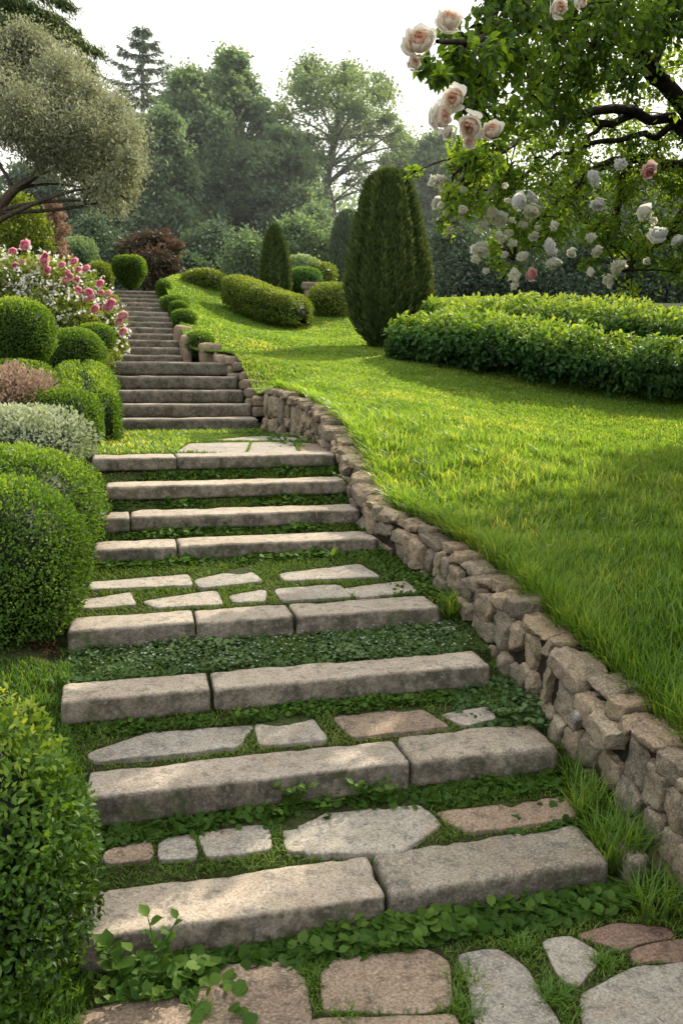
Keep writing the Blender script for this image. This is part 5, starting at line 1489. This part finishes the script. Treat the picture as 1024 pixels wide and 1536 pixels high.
# cedar boughs at the upper left corner
def cedar():
    r = R8(280)
    b = at(-150, 420, 19); b[2] = 2.9
    root = thing('cedar_tree', b, 'tall dark cedar whose drooping boughs reach into the upper left corner', 'cedar tree')
    t = M(); m = M()
    top = b + np.array([.2, 0, 13.])
    tube(t, [b - np.array([0, 0, .5]), (b + top) / 2, top], [.4, .3, .08], 9, rough=.1)
    ends = [(150, 75, 19.0), (120, 50, 19.4), (95, 30, 19), (140, 95, 18.6), (60, 20, 19.2), (40, 45, 18.6), (70, 65, 18.8), (20, 10, 19.2), (95, 90, 19.2), (10, 60, 18.6), (50, -20, 19.3), (110, 8, 19.5), (20, -60, 19), (-40, 40, 18.5), (-30, -40, 19)]
    for (px, py, Y) in ends:
        e = at(px, py, Y); s0 = np.array([b[0] + .1, b[1], e[2] + .5 + .5 * r.random()])
        path = bez(s0, (s0 + e) / 2 + np.array([0, 0, .55]), e, 12)
        tube(t, path, np.linspace(.09, .012, 12), 5)
        L = np.linalg.norm(e - s0); n = int(1000 * L)
        q = .25 + .75 * r.random(n)
        P = np.stack([np.interp(q, np.linspace(0, 1, 12), path[:, c]) for c in range(3)], 1)
        sp = r.normal(size=(n, 3)) * np.array([.22, .3, .10]); sp[:, 2] -= np.abs(r.normal(size=n)) * .22
        P = P + sp * (1.15 - q * .8)[:, None]
        d = norm((e - s0)[None])
        D = d * .5 + rand_unit(r, n) * .5 + np.array([0, 0, -.7])
        scatter(m, T4, P, D, rand_unit(r, n) + np.array([0, 0, .5]), .11 * (.6 + .7 * r.random(n)), r.random(n), .22)
    t.build('trunk', MAT['darkbark'], root); m.build('needles', MAT['conifer'], root)
cedar()

# ------------------------------------------------------------------ overhanging rose tree at the right
r = R8(300)
base = np.array([4.3, 7.6, float(lawn_z(4.3, 7.6)[0])])
root = thing('rose_tree', base, 'spreading tree with dark limbs and hanging white and peach roses over the lawn at right', 'rose tree')
t = M()
fork = at(1060, 240, 6.9)
trunk = np.vstack([base - np.array([0, 0, .4]), bez(base, (base + fork) / 2 + np.array([.15, 0, .1]), fork, 7)])
tube(t, trunk, np.linspace(.20, .13, len(trunk)), 10, rough=.12)
limbs = []
def limb(pts, r0, r1):
    P = np.array([at(*p) if isinstance(p, tuple) else p for p in pts])
    n = 16; tt = np.linspace(0, len(P) - 1, n)
    Q = np.stack([np.interp(tt, np.arange(len(P)), P[:, k]) for k in range(3)], 1)
    Q[1:-1] = (Q[:-2] + 2 * Q[1:-1] + Q[2:]) / 4; Q[1:-1] = (Q[:-2] + 2 * Q[1:-1] + Q[2:]) / 4
    Q[2:-1] += r.normal(size=(n - 3, 3)) * .018
    tube(t, Q, np.linspace(r0, r1, n), 8, rough=.1); limbs.append(Q)
F = (1060, 240, 6.9)
limb([F, (1024, 140, 6.6), (975, 112, 6.3), (950, 85, 6.1), (925, 50, 5.8), (900, 20, 5.5), (870, -40, 5.2)], .07, .022)
limb([(1000, 125, 6.45), (960, 60, 5.6), (890, 30, 4.7), (810, 45, 3.9), (730, 40, 3.2), (690, 70, 2.95), (655, 62, 2.75)], .028, .006)
limb([F, (1020, 185, 6.8), (970, 168, 6.6), (905, 165, 6.3), (840, 175, 5.9), (780, 205, 5.5), (720, 240, 5.1), (680, 262, 4.9)], .05, .008)
limb([(960, 168, 6.6), (900, 190, 6.4), (860, 175, 6.2), (810, 160, 5.9), (760, 170, 5.6), (700, 150, 4.8), (670, 165, 3.4)], .03, .008)
limb([F, (1010, 250, 6.9), (975, 238, 6.8), (930, 232, 6.6), (880, 260, 6.4), (840, 300, 6.2), (800, 340, 5.9), (770, 390, 5.7)], .055, .008)
limb([(940, 234, 6.6), (932, 280, 6.6), (925, 330, 6.6), (930, 385, 6.6)], .045, .02)
limb([F, (1040, 300, 6.8), (1000, 350, 6.5), (960, 390, 6.2), (925, 405, 5.9)], .05, .01)
limb([F, (1060, 60, 6.6), (1000, -60, 6.4), (900, -160, 6.2)], .09, .03)
limb([F, (1150, 100, 6.4), (1200, -60, 6), (1150, -200, 5.6)], .08, .03)
limb([F, (1200, 250, 6.0), (1350, 150, 5.2), (1400, 50, 4.8)], .07, .02)
limb([(900, 190, 6.4), (868, 230, 6.3), (840, 260, 6.2), (815, 290, 6.0)], .018, .006)
limb([(975, 112, 6.3), (990, 60, 6.2), (1010, 0, 6.0), (1030, -60, 6)], .04, .015)
limb([(1010, 185, 6.7), (980, 210, 6.7), (950, 205, 6.5), (890, 215, 6.2), (850, 225, 6.0), (800, 250, 5.8), (760, 290, 5.7)], .028, .006)
off0 = len(limbs)
FW = at(*F)
limb([FW, np.array([3.35, 5.9, 2.95]), np.array([3.3, 4.8, 2.75]), np.array([2.9, 3.7, 2.35]), np.array([2.5, 3.0, 2.1])], .06, .012)
limb([FW, np.array([3.9, 7.6, 3.6]), np.array([4.4, 8.6, 4.1]), np.array([5.0, 9.6, 4.5])], .06, .012)
limb([FW, np.array([4.0, 6.6, 3.3]), np.array([4.8, 6.0, 3.7]), np.array([5.7, 5.6, 4.0])], .06, .012)
limb([FW, np.array([3.7, 5.8, 3.0]), np.array([4.3, 4.8, 2.9]), np.array([4.8, 4.3, 2.9])], .05, .012)
limb([FW, np.array([4.1, 7.4, 3.9]), np.array([5.0, 7.2, 4.3]), np.array([5.8, 7.2, 4.5])], .06, .012)
# visible leaf masses: photo place, forward distance, radius px, density factor, leaf length
cl = []
def mass(px, py, Y, q, dens=1., leaf=.042, n=2, jit=13):
    for k in range(n):
        cl.append((at(px + r.normal() * jit, py + r.normal() * jit, Y + r.normal() * .16), q / FPX * Y, dens, leaf, .24 if Y < 4.6 else .50))  # near leaves toned darker to carry the shade of the bough
# near bough with the peach roses
for (px, py, Y, q) in [(668, 75, 2.75, 26), (690, 55, 2.85, 28), (700, 95, 2.9, 28), (655, 100, 2.7, 16), (655, 128, 2.75, 10), (725, 40, 3.0, 34), (735, 90, 3.1, 34), (760, 60, 3.2, 36), (715, 130, 3.1, 26), (745, 140, 3.3, 30), (690, 150, 3.2, 18), (770, 115, 3.4, 36), (730, 180, 3.5, 22), (690, 215, 5.2, 18), (705, 235, 5.2, 22), (665, 245, 5.2, 16), (705, 252, 4.9, 22), (735, 236, 5.0, 24), (682, 262, 4.85, 18), (715, 232, 4.9, 20)]:
    mass(px, py, Y + .15, q * .8, 1.9, .038)
for (px, py, Y, q) in [(740, 15, 3.3, 34), (790, 20, 3.5, 40), (800, 80, 3.7, 42), (810, 140, 4.0, 40), (780, 170, 4.0, 34), (850, 40, 4.0, 44), (850, 110, 4.0, 40), (840, 170, 4.2, 30), (900, 60, 4.0, 40), (910, 20, 4.0, 44), (960, 30, 4.1, 44), (1000, 60, 4.2, 40), (1010, 20, 4.2, 44), (880, 130, 4.1, 34), (930, 120, 4.2, 28), (760, 200, 5.2, 30), (730, 220, 5.3, 24), (820, 0, 3.8, 40), (870, -20, 4.2, 50), (770, -30, 3.6, 40)]:
    mass(px, py, Y, q, 2.1, .036, 2)
# back lit mid layer
for (px, py, Y, q) in [(690, 285, 5.3, 24), (720, 270, 5.4, 28), (760, 255, 5.6, 28), (800, 230, 5.9, 24), (700, 315, 5.5, 24), (735, 305, 5.5, 30), (775, 295, 5.7, 32), (815, 275, 5.9, 30), (850, 250, 6.1, 26), (740, 340, 5.6, 22), (775, 335, 5.7, 28), (815, 320, 5.9, 32), (855, 300, 6.1, 32), (890, 280, 6.3, 30), (795, 370, 5.8, 20), (835, 360, 6.0, 26), (870, 345, 6.1, 30), (905, 330, 6.3, 28), (940, 310, 6.5, 30), (960, 275, 6.6, 26), (975, 330, 6.5, 32), (1005, 300, 6.6, 30), (1000, 355, 6.4, 30), (950, 365, 6.3, 26), (910, 375, 6.1, 22), (960, 400, 6.2, 18), (1015, 390, 6.3, 26), (990, 255, 6.7, 24), (1020, 250, 6.8, 30),
                        (660, 300, 5.2, 14), (675, 330, 5.3, 14), (750, 385, 5.7, 12), (780, 400, 5.7, 10), (725, 375, 5.6, 10), (880, 395, 5.9, 10), (920, 240, 6.5, 22), (960, 215, 6.6, 24), (870, 215, 6.2, 22), (1000, 210, 6.8, 22), (910, 195, 6.5, 18), (830, 205, 5.9, 18), (1020, 160, 6.8, 20), (980, 150, 6.5, 18), (1040, 330, 6.3, 34), (1050, 400, 6.2, 30)]:
    mass(px, py, Y, q, 1.3, .036, 2)
for (px, py, Y, q) in [(905, 125, 6.6, 30), (950, 150, 6.9, 30), (1000, 100, 7.0, 34), (1010, 180, 7.2, 30), (960, 70, 6.8, 34), (930, 190, 7.0, 28), (985, 225, 7.2, 30), (880, 160, 6.5, 26), (850, 215, 6.3, 24), (1015, 270, 7.2, 30), (905, 255, 6.8, 26), (790, 215, 5.9, 22), (1030, 60, 6.8, 34), (860, 250, 6.4, 24), (940, 270, 6.9, 28),
                       (690, 260, 5.2, 20), (715, 300, 5.4, 24), (670, 290, 5.3, 14), (745, 280, 5.5, 26), (780, 260, 5.6, 24), (830, 340, 5.9, 24), (900, 360, 6.1, 24), (980, 380, 6.2, 26)]:
    mass(px, py, Y, q, 1.2, .036, 2)
n_in = len(cl)
# unseen crown clumps added outside the frame to throw shade on the lawn
tn = tan(radians(37))
for lx in np.arange(.15, 4.4, .30):
    for ly in np.arange(1.3, 7.4, .30):
        if ly > 5.15 + .5 * lx: continue
        lx2, ly2 = lx + r.normal() * .07, ly + r.normal() * .07
        gz = float(lawn_z(lx2, ly2)[0])
        for tr_ in range(30):
            z = gz + 1.5 + 2.6 * r.random()
            sh = (z - gz) / tn; X, Yc = lx2 + .6 * sh, ly2 + .8 * sh
            py_ = (z - EYE) / Yc
            if X / Yc < (.53 if z > 2.9 else .60) and py_ < .74: continue      # keep the seen part of the crown as it is
            sm_ = (z - 2.7) / tn
            if sm_ > 0 and .5 < X - .6 * sm_ < 2.6 and 5.0 < Yc - .8 * sm_ < 6.6: continue
            bad = False
            for g2 in (.15, .5):
                s2 = (z - g2) / tn; ax_, ay_ = X - .6 * s2, Yc - .8 * s2
                if ax_ < -.1 and .2 < ay_ < 4.2: bad = True
            if bad: continue
            cl.append((np.array([X, Yc, z]), .34 + .10 * r.random(), 1.5, .08, .42)); break
for X3 in [(1.2 + 2.2 * a_, 4.7 + 1.4 * b_, 4.5 + .7 * c_) for a_, b_, c_ in r.random((26, 3))]:  # more unseen clumps overhead, added to shade the near bough
    cl.append((np.array(X3), .42, .9, .055, .3))
m = M()
for ci, (c, q, dn, leaf, bs) in enumerate(cl):
    clump_leaves(m, [c], [q], [int(5200 * q * q * dn) + 40], leaf, r, T6 if c[1] < 4.2 else T4, .58, shell=.3, flat=.85, droop=.35, base=bs, var=.6, soft=.6)
    a = min((limbs[6:8] + limbs[off0:] + [trunk]) if ci >= n_in else limbs[:off0], key=lambda L: np.linalg.norm(L - c, axis=1).min()); j = np.argmin(np.linalg.norm(a - c, axis=1))
    if np.linalg.norm(a[j] - c) > .12:
        L_ = np.linalg.norm(a[j] - c); w_ = .006 + .004 * min(L_, 2.); tube(t, bez(a[j], (a[j] + c) / 2 + np.array([0, 0, .10 * L_ + .03]) + r.normal(size=3) * .10 * L_, c, 7), np.linspace(w_, .003, 7), 5)
    for _ in range(2):
        e = c + rand_unit(r, 1)[0] * q * .9
        tube(t, bez(c, (c + e) / 2 + np.array([0, 0, .02]), e, 4), np.linspace(.006, .002, 4), 4)
t.build('trunk', MAT['darkbark'], root)
m.build('crown', MAT['roseleaf'], root)
for (px, py, q) in [(629, 62, 24), (674, 30, 20), (621, 95, 11), (662, 176, 21), (681, 148, 18), (706, 190, 20), (738, 195, 16), (705, 213, 10), (838, 12, 14), (872, 2, 12), (672, 200, 10)]:
    Y = 2.38 if py > 20 or px < 800 else 2.9
    blossom(PR, 'peach', at(px, py, Y), 1.72 * q / FPX * Y, (r.normal() * .8, -1, -.05 + r.normal() * .55), root, 'peach and white rose with coral heart' if q > 13 else None)
for (px, py, q, c) in [(651, 273, 11, 'cream'), (661, 271, 11, 'cream'), (689, 264, 10, 'cream'), (676, 322, 10, 'cream'), (683, 314, 8, 'cream'), (675, 345, 8, 'cream'), (722, 338, 9, 'cream'), (797, 318, 10, 'cream'), (780, 303, 12, 'white'), (795, 293, 9, 'white'), (720, 376, 10, 'cream'), (714, 388, 9, 'cream'), (727, 380, 8, 'cream'), (728, 406, 8, 'cream'), (762, 350, 9, 'cream'),
                       (768, 364, 10, 'cream'), (757, 382, 8, 'cream'), (782, 383, 8, 'cream'), (824, 368, 10, 'white'), (826, 376, 10, 'white'), (829, 396, 9, 'cream'), (836, 394, 7, 'cream'), (857, 380, 7, 'cream'), (771, 413, 9, 'cream'), (772, 428, 9, 'cream'), (797, 412, 7, 'palepink'), (889, 262, 9, 'white'), (891, 271, 9, 'white'), (930, 246, 10, 'white'), (897, 307, 10, 'white'), (973, 256, 10, 'palepink'), (975, 250, 8, 'white'), (968, 320, 10, 'cream'), (980, 332, 8, 'cream'),
                       (986, 350, 10, 'white'), (886, 356, 10, 'cream'), (885, 408, 8, 'cream'), (927, 398, 11, 'cream'), (921, 404, 9, 'cream'), (912, 420, 8, 'cream'), (914, 426, 8, 'cream'), (1016, 362, 8, 'white'), (895, 378, 6, 'cream'), (740, 320, 9, 'cream'), (750, 330, 8, 'cream'), (800, 355, 7, 'cream'), (655, 305, 7, 'cream'), (694, 330, 7, 'cream'), (970, 392, 6, 'cream'), (805, 342, 6, 'cream')]:
    Y = float(np.clip(.046 * FPX / q, 4.4, 5.3))
    o = blossom([PS, PS2, PR][r.integers(3)] if c != 'palepink' else PR, c, at(px, py, Y), 2.1 * q / FPX * Y * r.uniform(.85, 1.15), (r.normal() * .7, -.8, -.5 + r.normal() * .6), root)
    o.scale = (o.scale[0] * r.uniform(.8, 1.1), o.scale[1] * r.uniform(.8, 1.1), o.scale[2] * r.uniform(.95, 1.3))

for k in range(26):
    px, py = 650 + 190 * r.random(), 275 + 95 * r.random(); q = 5 + 3.5 * r.random(); Y = 4.9 + .5 * r.random()
    blossom([PS, PS2][r.integers(2)], 'cream', at(px, py, Y), 2.0 * q / FPX * Y, (r.normal() * .7, -.8, -.3 + r.normal() * .6), root)
# ------------------------------------------------------------------ light, sky, camera
SUN_EL, SUN_AZ = radians(37), math.atan2(.60, .80)      # azimuth from +Y towards +X
sl = bpy.data.lights.new('sun', 'SUN'); sl.energy = 5.0; sl.angle = radians(.53); sl.color = (1.0, .90, .74)
so = bpy.data.objects.new('sun', sl); COL.objects.link(so)
from mathutils import Vector
sdir = Vector((sin(SUN_AZ) * cos(SUN_EL), cos(SUN_AZ) * cos(SUN_EL), sin(SUN_EL)))
so.rotation_euler = sdir.to_track_quat('Z', 'Y').to_euler()
so.location = (0, 0, 30)

w = bpy.data.worlds.new('World'); scene.world = w; w.use_nodes = True
nt = w.node_tree; nt.nodes.clear()
out = nt.nodes.new('ShaderNodeOutputWorld')
sky = nd(nt, 'ShaderNodeTexSky', sky_type='NISHITA', sun_disc=False)
sky.sun_elevation = SUN_EL; sky.sun_rotation = SUN_AZ
sky.air_density = 1.2; sky.dust_density = 4.0; sky.ozone_density = 1.0
tc = nd(nt, 'ShaderNodeTexCoord')
cn = nd(nt, 'ShaderNodeTexNoise', ins={'Scale': 2.2, 'Detail': 5, 'Roughness': .55, 'Vector': tc.outputs['Generated']})
# thin bright haze, strongest around and below the sun's bearing, thinner overhead and behind
vd = nd(nt, 'ShaderNodeVectorMath', operation='DOT_PRODUCT', ins={0: tc.outputs['Generated'], 1: (-sin(SUN_AZ - .5) * -1 * cos(.35), cos(SUN_AZ - .5) * cos(.35), sin(.35))})
glow = ramp(nt, vd.outputs['Value'], [(.0, (.95, .94, .92)), (.55, (1.02, 1.0, .96)), (.85, (1.1, 1.07, 1.0))])
lay = mixc(nt, 1.0, glow, ramp(nt, cn.outputs['Fac'], [(.3, (9.5, 9.6, 9.6)), (.7, (11.5, 11.5, 11.3))]), 'MULTIPLY')
c = mixc(nt, .8, sky.outputs[0], lay)
bg = nd(nt, 'ShaderNodeBackground', ins={'Color': c, 'Strength': .15})
nt.links.new(bg.outputs[0], out.inputs[0])

cam = bpy.data.cameras.new('camera'); co = bpy.data.objects.new('camera', cam); COL.objects.link(co)
co.location = (0, 0, EYE); co.rotation_euler = (pi / 2 - PITCH, 0, 0)
cam.sensor_fit = 'VERTICAL'; cam.sensor_height = 36; cam.lens = FPX / 1536 * 36
cam.clip_start = .05; cam.clip_end = 2000
cam.dof.use_dof = True; cam.dof.focus_distance = 4.2; cam.dof.aperture_fstop = 9.0
scene.camera = co

scene.render.engine = 'CYCLES'
scene.view_settings.view_transform = 'Standard'; scene.view_settings.look = 'None'
scene.view_settings.exposure = 0; scene.view_settings.gamma = 1
cy = scene.cycles
cy.max_bounces = 6; cy.diffuse_bounces = 3; cy.glossy_bounces = 2; cy.transmission_bounces = 4; cy.transparent_max_bounces = 4
# thin morning haze hanging among the far trees (world volume, zero inside the garden)
gp = nd(nt, 'ShaderNodeNewGeometry')
sp_ = nd(nt, 'ShaderNodeSeparateXYZ', ins={0: gp.outputs['Position']})
dy = nd(nt, 'ShaderNodeMapRange', ins={'Value': sp_.outputs['Y'], 'From Min': 19., 'From Max': 27., 'To Min': 0., 'To Max': 1.})
dy2 = nd(nt, 'ShaderNodeMapRange', ins={'Value': sp_.outputs['Y'], 'From Min': 62., 'From Max': 68., 'To Min': 1., 'To Max': 0.})
dz = nd(nt, 'ShaderNodeMapRange', ins={'Value': sp_.outputs['Z'], 'From Min': 9., 'From Max': 17., 'To Min': 1., 'To Max': 0.})
dens = mth(nt, 'MULTIPLY', mth(nt, 'MULTIPLY', dy.outputs[0], dy2.outputs[0]), mth(nt, 'MULTIPLY', dz.outputs[0], .0030))
vs_ = nd(nt, 'ShaderNodeVolumeScatter', ins={'Color': (.93, .98, 1.0, 1), 'Density': dens, 'Anisotropy': .45})
nt.links.new(vs_.outputs[0], out.inputs['Volume'])
w.cycles.volume_step_size = 4.0
cy.volume_max_steps = 24; cy.volume_step_rate = 1.0; cy.volume_bounces = 0
cy.use_denoising = True
cy.denoising_prefilter = 'ACCURATE'
cy.sample_clamp_indirect = 6
cy.caustics_reflective = False; cy.caustics_refractive = False
